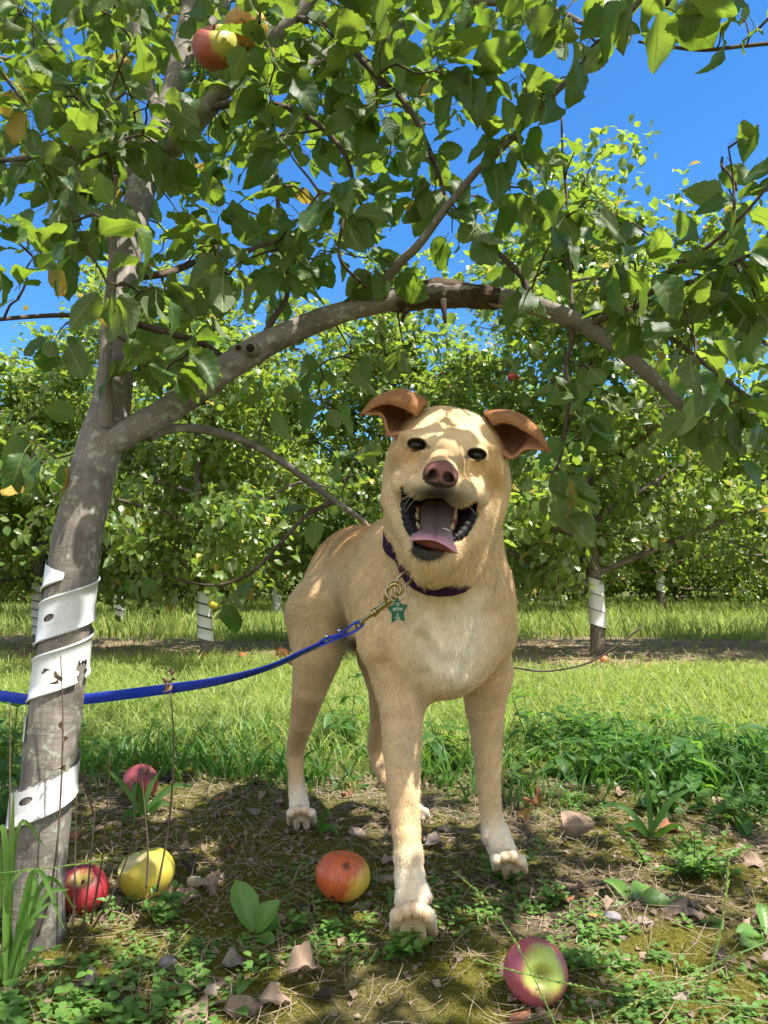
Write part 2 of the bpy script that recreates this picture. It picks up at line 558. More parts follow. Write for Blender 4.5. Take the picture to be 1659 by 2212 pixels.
NEAR_T = [leaf_template(14, 4, .345, .35, .22, .25, .035, .84, 1), leaf_template(14, 4, .33, .6, .45, -.35, .04, .86, 2), leaf_template(14, 4, .37, .2, .12, .3, .03, .82, 3),
          leaf_template(14, 4, .31, .45, .7, .5, .05, .88, 4), leaf_template(14, 4, .35, .1, .3, -.3, .05, .85, 5), leaf_template(14, 4, .30, .9, .35, .6, .04, .86, 6)]
FAR_T = [leaf_template(3, 2, .35, .4, .3, .3, .0, .84, 1, 0), leaf_template(3, 2, .32, .7, .6, -.4, .0, .86, 2, 0), leaf_template(3, 2, .36, .2, .1, .4, 0, .84, 3, 0)]

# ------------------------------------------------------------------ the apple tree over the dog
TRUNK = crom([(76, 2040, 1.05, 60), (79, 1950, 1.05, 56), (86, 1850, 1.052, 54), (103, 1680, 1.055, 54), (131, 1450, 1.06, 52.5), (161, 1200, 1.075, 50.5), (192, 1060, 1.09, 49), (214, 965, 1.105, 48), (238, 880, 1.13, 41),
              (250, 800, 1.15, 37), (258, 700, 1.19, 36), (275, 560, 1.25, 31), (300, 430, 1.31, 30), (338, 310, 1.37, 29), (378, 180, 1.42, 24), (404, 40, 1.47, 19), (424, -120, 1.5, 17), (440, -320, 1.52, 13)], 90)


def px_path(pts, n):
    """(xd, yd, depth, half width in view pixels) -> points, radii"""
    q = crom(pts, n)
    return np.array([P(a, b, c) for a, b, c, d in q]), np.array([d * PX(c) for a, b, c, d in q])


trunk_p, trunk_r = px_path(TRUNK, 90)
TREE = empty('apple_tree', [float(v) for v in (trunk_p[0][0], trunk_p[0][1], 0)], 'leaning grey apple tree wrapped in a torn white spiral guard, arching over the dog', 'tree')
SKEL = []          # (point, tangent) samples that twigs may start from


def limb(name, p, r, mat='bark', ns=16, wob=.05, skel=True, parent=TREE, seed=1):
    V, Q, U = tube(p, r, ns, True, wob, seed)
    o = obj(name, npmesh(name, V, Q, U, None, M[mat]), parent)
    if skel:
        for i in range(0, len(p), 3): SKEL.append(p[i])
    return o


limb('trunk', trunk_p, trunk_r, 'bark', 28, .07, False)
for i in range(45, 90, 2): SKEL.append(trunk_p[i])
ARCH = [(205, 985, 1.105, 15), (240, 958, 1.10, 27), (285, 930, 1.11, 30), (350, 893, 1.12, 29), (430, 838, 1.14, 30), (520, 775, 1.16, 30), (600, 730, 1.18, 27), (690, 692, 1.2, 25), (780, 664, 1.21, 23), (870, 643, 1.22, 26), (950, 634, 1.22, 27),
        (1040, 640, 1.21, 23), (1130, 654, 1.2, 22), (1200, 676, 1.19, 21), (1270, 708, 1.17, 19), (1340, 755, 1.15, 17), (1400, 808, 1.14, 15), (1450, 856, 1.14, 12), (1500, 900, 1.15, 10), (1580, 950, 1.17, 7)]
p, r = px_path(ARCH, 110)
arch_p = p
limb('arched_limb', p, r, 'bark', 20, .09)
rb = bpy.data.objects  # flaking bark sleeve along the crest of the arch
q, r = px_path([(842, 649, 1.22, 22), (872, 643, 1.22, 29), (915, 636, 1.22, 29), (955, 634, 1.22, 30), (1000, 636, 1.215, 27), (1040, 640, 1.21, 26), (1080, 645, 1.205, 22)], 60)
limb('loose_bark', q, r, 'rough_bark', 22, .34, False, seed=8)
q, r = px_path([(955, 650, 1.2, 9), (960, 675, 1.19, 5), (962, 698, 1.19, 3)], 12); limb('hanging_bark', q, r, 'rough_bark', 8, .4, False)
q, r = px_path([(880, 668, 1.2, 8), (873, 680, 1.19, 5), (869, 690, 1.19, 4), (871, 697, 1.19, 2)], 12); limb('hanging_bark', q, r, 'rough_bark', 8, .4, False)
# pruning stubs on the arch
for (a, b, c, hw) in (((548, 757, 1.15), (541, 752, 1.125), 0, 13), ((520, 765, 1.155), (515, 752, 1.14), 0, 9)):
    q, r = px_path([a + (hw * 1.25,), b + (hw,)], 6)
    s = limb('pruning_stub', q, r, 'bark', 14, .1, False)
    d = q[-1] - q[0]; d /= np.linalg.norm(d)
    V, Q, U = tube(np.array([q[-1] - d * .001, q[-1] + d * .0015]), [r[-1] * .72] * 2, 12)
    obj('cut_face', npmesh('cut_face', V, Q, U, None, plain_mat('dark_cut_wood', (.03, .022, .018), .9, .1)), s)
LIMBS = [
    [(226, 925, 1.09, 15), (229, 860, 1.085, 14), (228, 780, 1.09, 14), (232, 700, 1.1, 13), (240, 620, 1.1, 11), (244, 540, 1.1, 9), (240, 460, 1.08, 7), (252, 380, 1.05, 5)],
    [(320, 945, 1.13, 12), (350, 930, 1.15, 11), (400, 924, 1.17, 10), (450, 930, 1.2, 9.5), (520, 950, 1.24, 9), (590, 985, 1.28, 8.5), (660, 1035, 1.33, 8), (720, 1080, 1.37, 7), (775, 1118, 1.4, 6), (800, 1142, 1.42, 5)],
    [(326, 350, 1.35, 27), (352, 330, 1.34, 26), (400, 288, 1.32, 24), (450, 232, 1.3, 22), (520, 150, 1.28, 20), (580, 92, 1.26, 18), (640, 35, 1.25, 16), (700, -50, 1.25, 14), (760, -180, 1.25, 11)],
    [(345, 290, 1.39, 14), (330, 210, 1.4, 13), (305, 120, 1.4, 12), (288, 20, 1.4, 11), (280, -100, 1.4, 9)],
    [(560, 180, 1.28, 12), (620, 160, 1.34, 12), (690, 128, 1.4, 12), (760, 88, 1.45, 12), (850, 52, 1.48, 11), (950, 14, 1.5, 10), (1060, 4, 1.48, 9), (1190, 20, 1.42, 7), (1280, 60, 1.36, 5)],
    [(826, 640, 1.2, 13), (836, 600, 1.18, 12), (866, 565, 1.16, 11), (905, 528, 1.13, 10), (962, 452, 1.09, 9), (1030, 370, 1.05, 8), (1080, 325, 1.02, 8), (1150, 250, .98, 7.5), (1240, 158, .93, 7), (1305, 85, .9, 7), (1385, 0, .86, 6), (1460, -90, .82, 5)],
    [(1138, 640, 1.2, 9), (1130, 600, 1.2, 8), (1100, 570, 1.22, 7), (1050, 520, 1.25, 6), (1015, 470, 1.28, 6), (960, 390, 1.32, 6), (920, 318, 1.36, 6), (880, 240, 1.4, 5), (820, 180, 1.45, 5), (750, 120, 1.5, 4)],
    [(1238, 690, 1.18, 5), (1232, 590, 1.24, 4), (1226, 450, 1.28, 3.5), (1216, 330, 1.3, 3), (1213, 255, 1.3, 2.5)],
    [(1262, 712, 1.17, 10), (1300, 688, 1.15, 9), (1360, 668, 1.12, 8), (1450, 622, 1.08, 7), (1520, 600, 1.05, 6), (1600, 560, 1.0, 5), (1690, 500, .96, 4)],
    [(1390, 655, 1.1, 6), (1440, 590, 1.06, 5), (1520, 540, 1.02, 4.5), (1600, 470, .98, 4), (1670, 390, .95, 3)],
    [(1350, 665, 1.12, 6), (1410, 700, 1.1, 6), (1470, 745, 1.08, 5), (1540, 800, 1.05, 5), (1620, 860, 1.04, 4)],
    [(1228, 700, 1.18, 7), (1236, 735, 1.17, 6), (1222, 790, 1.17, 5.5), (1228, 860, 1.17, 5), (1220, 930, 1.17, 4), (1212, 985, 1.17, 3), (1190, 1030, 1.16, 2)],
    [(556, 752, 1.17, 9), (590, 690, 1.18, 7), (620, 640, 1.2, 6), (618, 560, 1.22, 5.5), (603, 470, 1.25, 5), (597, 380, 1.27, 4)],
    [(260, 690, 1.2, 6), (180, 682, 1.12, 5.5), (100, 682, 1.06, 5), (0, 690, 1.0, 4.5), (-60, 700, .98, 4)],
    [(300, 420, 1.31, 16), (250, 330, 1.35, 14), (180, 215, 1.4, 11), (100, 160, 1.45, 8), (20, 130, 1.5, 6), (-60, 120, 1.5, 5)],
    [(336, 330, 1.37, 12), (240, 300, 1.25, 10), (140, 320, 1.15, 8), (60, 340, 1.08, 6), (-40, 350, 1.02, 5)],
    [(445, 235, 1.3, 9), (540, 220, 1.25, 8), (640, 240, 1.2, 7), (720, 300, 1.18, 6), (760, 380, 1.15, 5), (740, 480, 1.13, 4), (735, 560, 1.13, 3.5), (790, 620, 1.17, 3)],
    [(640, 40, 1.25, 9), (720, 60, 1.2, 8), (800, 150, 1.16, 7), (880, 230, 1.12, 6), (935, 340, 1.1, 5), (960, 420, 1.08, 4)],
    [(1680, 92, 1.25, 5), (1600, 100, 1.24, 4.5), (1520, 108, 1.22, 4), (1440, 100, 1.2, 3.5), (1380, 90, 1.18, 3)],
    [(275, 600, 1.24, 9), (360, 590, 1.3, 8), (440, 560, 1.4, 7), (540, 540, 1.5, 6), (640, 500, 1.6, 5), (720, 450, 1.7, 4)],
    [(262, 690, 1.2, 9), (350, 715, 1.2, 8), (430, 740, 1.22, 7.5), (480, 770, 1.24, 7), (520, 800, 1.3, 4)],
    [(384, 160, 1.42, 11), (450, 60, 1.5, 10), (520, -40, 1.6, 9), (600, -160, 1.7, 7)],
    [(716, 1085, 1.37, 6), (660, 1115, 1.34, 5), (600, 1180, 1.3, 4.5), (545, 1235, 1.28, 4), (480, 1262, 1.26, 3), (410, 1258, 1.25, 2.5), (340, 1235, 1.24, 2)],
    [(1200, -60, 1.1, 12), (1300, -120, .8, 10), (1450, -200, .5, 8)],
]
for i, L in enumerate(LIMBS):
    p, r = px_path(L, max(16, len(L) * 6))
    limb('limb', p, r, 'bark' if L[0][3] > 10 else 'twig', 12 if L[0][3] > 10 else 8, .1, True, seed=i)

# leaf clusters: where the crown is, in metres; a few spurs are set by hand, the rest fill the crown's volume
def inpoly(x, y, poly):
    ins = np.zeros(len(x), bool); n = len(poly)
    for i in range(n):
        x1, y1 = poly[i]; x2, y2 = poly[(i + 1) % n]
        c = ((y1 > y) != (y2 > y)) & (x < (x2 - x1) * (y - y1) / ((y2 - y1) if y2 != y1 else 1e-9) + x1)
        ins ^= c
    return ins


def proj(p):
    d = p - np.array((0, 0, CAM_Z)); f = d[:, 1] * CP + d[:, 2] * SP; u = -d[:, 1] * SP + d[:, 2] * CP
    f = np.where(f < .05, np.nan, f)
    return (384 + FPX * d[:, 0] / f) * 1659 / 768, (512 - FPX * u / f) * 1659 / 768


rng = np.random.default_rng(5)
CL = []          # spur: x, y, depth, leaves


def fill(poly, dens, d0, d1, n0=5, n1=9):
    xs_, ys_ = [q[0] for q in poly], [q[1] for q in poly]
    area = abs(sum(poly[i][0] * poly[(i + 1) % len(poly)][1] - poly[(i + 1) % len(poly)][0] * poly[i][1] for i in range(len(poly)))) / 2
    n = int(dens * area / 1e4)
    k = 0
    while k < n:
        x, y = rng.uniform(min(xs_), max(xs_), 200), rng.uniform(min(ys_), max(ys_), 200)
        m = inpoly(x, y, poly)
        for a, b in zip(x[m], y[m]):
            CL.append((a, b, rng.uniform(d0, d1), int(rng.integers(n0, n1 + 1)))); k += 1
            if k >= n: break


fill([(-120, -160), (700, -160), (700, 560), (520, 620), (330, 560), (120, 470), (-120, 500)], 3.53, 1.0, 2.0)
fill([(700, -160), (1000, -160), (1010, 170), (950, 300), (990, 480), (930, 600), (760, 610), (700, 560)], 3.30, 1.0, 1.9)
fill([(-100, -160), (1300, -160), (1230, 60), (1000, 150), (950, 350), (500, 420), (-100, 420)], .9, 1.9, 2.5)
fill([(1000, -160), (1300, -160), (1240, 60), (1100, 110), (1000, 150)], 2.08, 1.05, 1.7)
fill([(520, 560), (860, 580), (760, 640), (560, 700), (430, 790), (320, 840), (300, 600)], 1.84, 1.0, 1.5, 4, 8)
fill([(-120, 480), (240, 480), (230, 560), (60, 560), (-60, 620), (-120, 620)], 1.22, .95, 1.4)
fill([(-100, 630), (200, 640), (180, 740), (-100, 760)], 0.74, .95, 1.2, 3, 6)
fill([(860, 470), (1050, 420), (1150, 520), (1240, 480), (1250, 640), (900, 600)], 1.35, 1.05, 1.4, 4, 7)
fill([(1100, 380), (1230, 380), (1240, 540), (1120, 560)], 0.94, 1.05, 1.3, 3, 6)
fill([(1250, 560), (1440, 560), (1560, 460), (1720, 380), (1720, 900), (1560, 960), (1420, 830), (1330, 720), (1260, 660)], 2.16, .92, 1.3, 4, 8)
fill([(1330, 470), (1440, 470), (1440, 570), (1300, 580)], 0.68, 1.0, 1.2, 3, 6)
fill([(1560, 260), (1720, 230), (1720, 420), (1560, 450)], 0.47, 1.0, 1.15, 3, 5)
fill([(1390, 860), (1560, 930), (1720, 900), (1720, 1000), (1480, 1010)], 0.54, 1.0, 1.2, 2, 4)
for c in [(1100, 300, 1.0, 6), (1065, 330, 1.03, 5), (1170, 235, .97, 6), (1125, 160, 1.02, 6), (1210, 170, .95, 5), (1275, 105, .9, 5), (1240, 60, .93, 6), (1330, 70, .84, 4), (1370, 20, .8, 5), (1345, 110, .84, 4), (1400, -30, .72, 5), (1440, 10, .64, 3), (1480, -40, .66, 4),
          (1215, 300, 1.28, 3), (1240, 330, 1.25, 2), (1190, 430, 1.2, 4), (1220, 470, 1.28, 3), (1090, 390, 1.1, 4), (1140, 420, 1.15, 5), (1560, 60, 1.2, 3), (1600, 40, 1.25, 4), (1520, 95, 1.22, 3), (1640, 60, 1.2, 4), (1560, 340, 1.15, 3), (1590, 410, 1.05, 4), (1640, 270, 1.0, 2),
          (1320, 480, 1.1, 5), (1390, 500, 1.1, 4), (1300, 440, 1.15, 3),
          (690, 790, 1.3, 5), (590, 870, 1.25, 3), (700, 870, 1.3, 4), (760, 760, 1.25, 4), (800, 790, 1.3, 3), (870, 740, 1.25, 3), (640, 760, 1.2, 3), (770, 990, 1.4, 3), (740, 1060, 1.4, 3), (690, 1100, 1.38, 3),
          (1250, 790, 1.17, 5), (1215, 850, 1.17, 4), (1240, 900, 1.17, 5), (1255, 940, 1.16, 4), (1205, 1010, 1.16, 4), (1190, 1060, 1.15, 4), (1230, 1030, 1.16, 3), (1205, 1100, 1.15, 2), (1290, 830, 1.2, 3), (1330, 690, 1.15, 4),
          (300, 800, 1.1, 3), (400, 740, 1.12, 3), (410, 800, 1.12, 2), (80, 960, 1.1, 3), (120, 990, 1.08, 4), (60, 1010, 1.1, 3), (180, 930, 1.15, 2),
          (520, 40, .97, 4), (545, 72, .98, 4), (560, 50, 1.0, 4), (340, 1250, 1.24, 1), (405, 1262, 1.25, 1), (485, 1275, 1.26, 2), (548, 1270, 1.28, 3), (310, 1250, 1.23, 2),
          (230, 610, .92, 5), (250, 470, .95, 5), (190, 540, .9, 4), (330, 620, .98, 4), (230, 330, 1.02, 7), (150, 390, 1.0, 6), (60, 360, 1.02, 6), (270, 300, 1.05, 5), (150, 310, 1.0, 4), (40, 640, .95, 3), (10, 500, .95, 4), (240, 690, 1.0, 4), (290, 780, 1.05, 2)]:
    CL.append(c)
pts = np.array([P(a, b, c) for a, b, c, d in CL]); num = np.array([d for *_, d in CL])
# the part of the crown above the frame and behind the photographer that shades the place
m = 720
ex = np.stack([rng.uniform(-1.2, 2.15, m), rng.uniform(-1.2, 2.3, m), rng.uniform(1.35, 2.75, m)], 1)
ex = np.vstack([ex, np.stack([rng.uniform(.15, 1.0, 120), rng.uniform(.3, 1.25, 120), rng.uniform(1.2, 1.8, 120)], 1)])  # more unseen leaf clusters, added to deepen the shade on the dog
px_, py_ = proj(ex)
keep = (np.isnan(px_) | (py_ < -60) | (px_ < -120) | (px_ > 1790)) & (((ex[:, 0] - .5) / 1.65) ** 2 + ((ex[:, 1] - .6) / 1.6) ** 2 < 1)
ex = ex[keep]
pts = np.vstack([pts, ex]); num = np.concatenate([num, rng.integers(4, 8, len(ex))])

# twigs: every spur is tied to the nearest wood, nearest first
nodes = [np.array(s) for s in SKEL]
d0 = np.min(np.linalg.norm(pts[:, None] - np.array(nodes)[None], axis=2), axis=1)
tw = Bag(); spur_dir = np.zeros_like(pts)
NA = np.array(nodes); cap_n = len(NA) + len(pts) * 4; buf = np.zeros((cap_n, 3)); buf[:len(NA)] = NA; nn = len(NA)
for i in np.argsort(d0):
    tgt = pts[i]; d = np.linalg.norm(buf[:nn] - tgt, axis=1); j = int(np.argmin(d)); a = buf[j]; L = d[j]
    k = 7
    jit = rng.normal(size=(2, 3)) * L * .05; up = np.array((0, 0, L * .06))
    q = crom([a, a * .66 + tgt * .34 + jit[0] + up, a * .33 + tgt * .67 + jit[1] + up, tgt], k)
    r0 = min(.0042, .0015 + .008 * L)
    V, Q, U = tube(q, np.linspace(r0, .0011, k), 5, False)
    tw.add(V, Q, U)
    buf[nn:nn + 3] = q[[2, 4, 6]]; nn += 3
    dd = q[-1] - q[-2]; spur_dir[i] = dd / (np.linalg.norm(dd) + 1e-9)
obj('branchwork', tw.mesh('branchwork', M['twig']), TREE)

# leaves on the spurs
idx = np.repeat(np.arange(len(pts)), num); n = len(idx)
out = spur_dir[idx] * .55 + rdir(n, rng); out[:, 2] += .05
out /= np.linalg.norm(out, axis=1)[:, None]
size = rng.uniform(.036, .066, n) * np.where(rng.random(n) < .15, .7, 1.0)
pos = pts[idx] + out * (size * .42)[:, None]
ax = out + np.array((0, 0, -.42)) + rdir(n, rng) * .28
nrm = np.array((0, 0, 1.)) + rdir(n, rng) * .85
# the spurs keep clear of the dog's face and of the clip
px_, py_ = proj(pos + ax / np.linalg.norm(ax, axis=1)[:, None] * (size * .5)[:, None])
bad = (pos[:, 1] < 1.5) & inpoly(px_, py_, [(760, 830), (1200, 850), (1160, 1150), (1130, 1500), (780, 1500), (820, 1000)])
bad |= inpoly(px_, py_, [(1345, 135), (1520, 120), (1560, 130), (1640, 130), (1640, 225), (1540, 280), (1500, 400), (1440, 440), (1350, 400), (1300, 420), (1265, 260), (1310, 190)])
bad |= (np.hypot(px_ - 458, py_ - 100) < 58) & (pos[:, 1] < 1.10)      # the hanging apple keeps its view
ok = ~bad
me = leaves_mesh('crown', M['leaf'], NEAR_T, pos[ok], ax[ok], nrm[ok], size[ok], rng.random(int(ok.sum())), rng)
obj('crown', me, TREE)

# ------------------------------------------------------------------ trees of the orchard rows
def make_orchard(seed, H, W, lean, nleaf, sparse=0.):
    """trunk with limbs (one mesh) and crown of a young apple tree standing at the origin"""
    rg = np.random.default_rng(seed)
    bag = Bag(); tips = []
    tp = crom([(0, 0, -.05), (lean * .3, 0.02, .4), (lean * .7, .0, .85), (lean, .03, 1.3), (lean * 1.1, .0, 1.9), (lean * 1.0, .02, H * .8)], 26)
    tr = np.interp(np.linspace(0, 1, 26), [0, .05, .4, 1], [.058, .046, .038, .010])
    V, Q, U = tube(tp, tr, 12, True, .12, seed); bag.add(V, Q, U)
    for k in range(17):
        h = .42 + (H * .74 - .42) * (k / 16) ** 1.1; b = np.array([np.interp(h, tp[:, 2], tp[:, c]) for c in range(3)])
        a = k * 2.4 + rg.uniform(-.4, .4); L = W * rg.uniform(.75, 1.15) * (1.0 - .42 * k / 16)
        d = np.array((math.cos(a), math.sin(a), 0)); rise = rg.uniform(.05, .5) * L + (.25 * L if k > 10 else 0) - (.12 * L if k < 4 else 0)
        q = crom([b, b + d * L * .35 + (0, 0, rise * .5), b + d * L * .7 + (0, 0, rise * .95), b + d * L + (0, 0, rise * rg.uniform(.7, 1.15))], 14)
        V, Q, U = tube(q, np.linspace(.021, .005, 14) * (1.1 - .4 * k / 16), 7, False, .1, k); bag.add(V, Q, U)
        for s in range(13):
            f = rg.uniform(.15, 1); i0 = min(13, int(f * 13)); c = q[i0]
            dd = rdir(1, rg)[0]; dd[2] = dd[2] * .9 + .25; LL = rg.uniform(.22, .55) * W * .75
            e = c + dd * LL + np.array((0, 0, -.35 * LL * rg.random()))
            qq = crom([c, (c + e) / 2 + (0, 0, .05), e], 6)
            V, Q, U = tube(qq, np.linspace(.006, .002, 6), 4, False); bag.add(V, Q, U); tips += [qq[1], qq[2], qq[3], qq[4], qq[5]]
    for k in range(7):      # upright whips at the top
        b = tp[-1] + rdir(1, rg)[0] * .15 * W; e = b + np.array((rg.normal() * .15, rg.normal() * .15, rg.uniform(.25, .75)))
        qq = crom([tp[-3], b, e], 9); V, Q, U = tube(qq, np.linspace(.007, .002, 9), 4, False); bag.add(V, Q, U); tips += list(qq[2:]) * 2
    tips = np.array(tips); tips = tips[tips[:, 2] > .44]
    idx = rg.integers(0, len(tips), nleaf)
    pos = tips[idx] + rg.normal(size=(nleaf, 3)) * .062
    axis_ = tips[idx] - np.array((0, 0, H * .5)); axis_ /= np.linalg.norm(axis_, axis=1)[:, None]
    ax = axis_ * .5 + rdir(nleaf, rg) + np.array((0, 0, -.25)); nr = np.array((0, 0, 1.)) + axis_ * .5 + rdir(nleaf, rg) * .75
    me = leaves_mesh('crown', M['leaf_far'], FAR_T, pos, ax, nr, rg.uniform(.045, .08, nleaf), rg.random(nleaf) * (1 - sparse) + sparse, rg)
    return bag.mesh('trunk', M['far_bark']), me, tp, tr


def guard_mesh(name, axis_p, axis_r, z0, z1, pitch, width, phi0, mat, gap=.0022, nseg=28, flare=.0012):
    """spiral plastic strip round a trunk between heights z0 and z1"""
    turns = (z1 - z0) / pitch; n = int(turns * nseg)
    V, U = [], []
    for i in range(n + 1):
        ph = 2 * np.pi * i / nseg
        for j, (w_, g) in enumerate(((-1, gap + flare), (-.93, gap + flare), (-.88, gap), (0, gap), (.88, gap), (.93, gap + flare), (1, gap + flare))):
            z = z0 + pitch * i / nseg + w_ * width / 2
            z = np.clip(z, axis_p[0, 2], axis_p[-1, 2])
            c = np.array([np.interp(z, axis_p[:, 2], axis_p[:, k]) for k in (0, 1)]); rr = np.interp(z, axis_p[:, 2], axis_r) + g
            a = phi0 - ph
            V.append((c[0] + rr * math.cos(a), c[1] + rr * math.sin(a), z)); U.append((ph / (2 * np.pi), w_))
    return np.array(V), grid_faces(n + 1, 7), np.array(U)


def guard_mat(name, torn=()):
    """white plastic; torn: list of node builders that return a hole mask from uv"""
    t = NT(name)
    uv = t.node('UVMap').outputs[0]; ob = t.node('TexCoord').outputs['Object']
    n = t.noise(ob, 30, 4); n2 = t.noise(ob, 240, 2)
    col = t.mix(n, (.66, .67, .67), (.52, .53, .53))
    col = t.mix(t.math('MULTIPLY', t.ramp(n2, [(.62, 0.), (.70, 1.)]), .55), col, (.35, .3, .24))
    b = t.bsdf(col, .35, .5, t.bump(n, .15, .002))
    sx = t.node('SeparateXYZ', {0: uv})
    mask = 0.
    for fn in torn:
        k = fn(t, sx.outputs[0], sx.outputs[1], ob)
        mask = k if isinstance(mask, float) else t.math('MAXIMUM', mask, k)
    if isinstance(mask, float): return t.done(b)
    tr = t.node('BsdfTransparent')
    return t.done(t.node('MixShader', {0: mask, 1: b.outputs[0], 2: tr.outputs[0]}))


M['guard'] = guard_mat('white_guard_plastic')
KINDS = [make_orchard(101, 2.75, 1.45, .10, 13500), make_orchard(202, 2.55, 1.5, -.08, 13500), make_orchard(303, 3.1, 1.45, .06, 13500, .15)]
far_n = [0]


def orchard_tree(x, y, kind, rot, s, label, group='apple trees in the rows behind', guard=None, glabel=None, sink=0.):
    tm, cm, tp, tr = KINDS[kind]
    z = float(gh(x, y)) - sink
    r_ = empty('apple_tree', (x, y, z), label, 'tree', group)
    r_.rotation_euler = (0, 0, rot); r_.scale = (s, s, s)
    for nm, me in (('trunk', tm), ('crown', cm)):
        c = bpy.data.objects.new(nm, me); SC.collection.objects.link(c); c.parent = r_
    if guard:
        z0, z1, pitch, width, ph = guard
        V, Q, U = guard_mesh('trunk_guard', tp, tr * 1.06, z0 / s, z1 / s, pitch, width, ph - rot, M['guard'], .005, 20, .001)
        V = V * s; c, sn = math.cos(rot), math.sin(rot)
        V = np.stack([V[:, 0] * c - V[:, 1] * sn + x, V[:, 0] * sn + V[:, 1] * c + y, V[:, 2] + z], 1)
        g = obj('trunk_guard', npmesh('trunk_guard', V, Q, U, None, M['guard']))
        tag(g, glabel, 'tree guard', 'white spiral guards on the far trunks')


def gx_at(xd, D): return ray(xd, 1300)[0] * D


orchard_tree(gx_at(452, 4.55), 4.55, 0, 2.6, .86, 'apple tree behind the dog with red windfalls at its foot', guard=(.14, .44, .085, .072, 0.), glabel='white spiral guard with dark gaps on the trunk beside the red windfalls')
orchard_tree(gx_at(1290, 4.8), 4.8, 2, 3.4, 1.02, 'apple tree behind the dog rising beside the bare twig', guard=(.2, .46, .098, .092, 1.), glabel='white banded guard on the trunk behind the bare twig')
orchard_tree(gx_at(91, 5.3), 5.3, 1, 1.0, .86, 'apple tree half hidden behind the leaning wrapped trunk', guard=(.1, .46, .07, .06, 2.), glabel='white banded guard half hidden behind the leaning wrapped trunk')
orchard_tree(3.55, 5.1, 2, 5.2, 1.1, 'tall apple tree whose yellowing top shoots stand against the open sky')
orchard_tree(.12, 5.5, 2, 2.2, .88, 'apple tree whose crown fills the gap between the dog\'s head and the arched limb')
orchard_tree(-3.5, 4.7, 1, 4.0, .80, 'pale sunlit apple tree at the far left of its row')
for i, (x, y, k, rot, s, lab, g, gl) in enumerate([
    (gx_at(262, 8.6), 8.6, 1, .5, 1.1, 'apple tree in the second far row with a tattered white guard', (.05, .36, .1, .08, 0.), 'tattered white guard low on a thin trunk in the second far row'),
    (gx_at(602, 10.4), 10.4, 2, 2.2, 1.1, 'apple tree in the far row seen just past the dog\'s rump', (.05, .4, .1, .095, 2.), 'thin white leaning guard beside the dog\'s rump, across the grass'),
    (gx_at(1432, 9.8), 9.8, 0, 1.2, 1.15, 'dark apple tree on the far grass with a short two-band guard', (.34, .52, .1, .088, 0.), 'short two-band white guard on the dark trunk in the far grass'),
    (1.05, 9.4, 2, 4.4, 1.15, 'apple tree in the far row right behind the dog', None, None),
    (6.3, 9.7, 1, 3.0, 1.15, 'apple tree in the far row at the edge of the grass beyond the dark trunk', None, None),
    (-5.4, 9.0, 0, 3.6, 1.15, 'apple tree in the far row past the pale sunlit tree', None, None)]):
    orchard_tree(x, y, k, rot, s, lab, guard=g, glabel=gl)
for i in range(11):
    orchard_tree(-8 + 1.9 * i + rng.uniform(-.3, .3), 13.2 + rng.uniform(-.4, .4), i % 3, rng.uniform(0, 6), 1.25, 'leafy apple tree in the dense hindmost rows', 'apple trees of the hindmost rows', sink=.38)
for i in range(30):
    orchard_tree(-13 + 2.1 * (i % 15) + rng.uniform(-.4, .4), (16.8 if i < 15 else 20.5) + rng.uniform(-.5, .5), (i + 1) % 3, rng.uniform(0, 6), 1.3 if i < 15 else 1.5, 'leafy apple tree in the dense hindmost rows', 'apple trees of the hindmost rows', sink=.38)
# ------------------------------------------------------------------ turf, moss, litter
def blades(n, x, y, h, wd, lean, rg, seg=4, droop=.6, name='grass', mat='grass', rnd=None):
    """grass blades rooted on the ground, bending over"""
    z = gh(x, y)
    a = rg.uniform(0, 2 * np.pi, n); d = np.stack([np.cos(a), np.sin(a)], 1)
    b = rg.uniform(0, 2 * np.pi, n); s = np.stack([np.cos(b), np.sin(b)], 1)
    V = np.zeros((n, seg + 1, 2, 3)); U = np.zeros((n, seg + 1, 2, 2))
    for k in range(seg + 1):
        t = k / seg
        out = lean * h * (t ** 1.6); up = h * (t - droop * lean * t ** 2.4 * .9)
        w_ = wd * (1 - t ** 2.2) * (.55 + .9 * min(t * 2.5, .5)) + .0002
        c = np.stack([x + d[:, 0] * out, y + d[:, 1] * out, z + up - .003], 1)
        for j, sg in ((0, -1), (1, 1)):
            V[:, k, j, 0] = c[:, 0] + sg * s[:, 0] * w_ / 2; V[:, k, j, 1] = c[:, 1] + sg * s[:, 1] * w_ / 2; V[:, k, j, 2] = c[:, 2]
            U[:, k, j] = (sg, t)
    F = grid_faces(seg + 1, 2)[None] + (np.arange(n) * (seg + 1) * 2)[:, None, None]
    r = rg.random(n) if rnd is None else rnd
    return npmesh(name, V.reshape(-1, 3), F.reshape(-1, 4), U.reshape(-1, 2), {'rnd': np.repeat(r, (seg + 1) * 2)}, M[mat])


def strew(n, y0, y1, rg, margin=.25, dens=None):
    """points on the ground in view between two depths (even in area)"""
    xs_, ys_ = [], []; c = 0
    while c < n:
        y = np.sqrt(rg.uniform(y0 ** 2, y1 ** 2, n)); x = rg.uniform(-1, 1, n) * (y * .53 + margin)
        if dens is not None:
            m = rg.random(n) < dens(x, y); x, y = x[m], y[m]
        xs_.append(x); ys_.append(y); c += len(x)
    return np.concatenate(xs_)[:n], np.concatenate(ys_)[:n]


rg = np.random.default_rng(21)
EDGE = lambda x: 1.72 + (fbm(x * 2.2, x * 0 + 3.3, 8, 3) - .5) * .28 - .12 * np.clip(x, -1, .6)
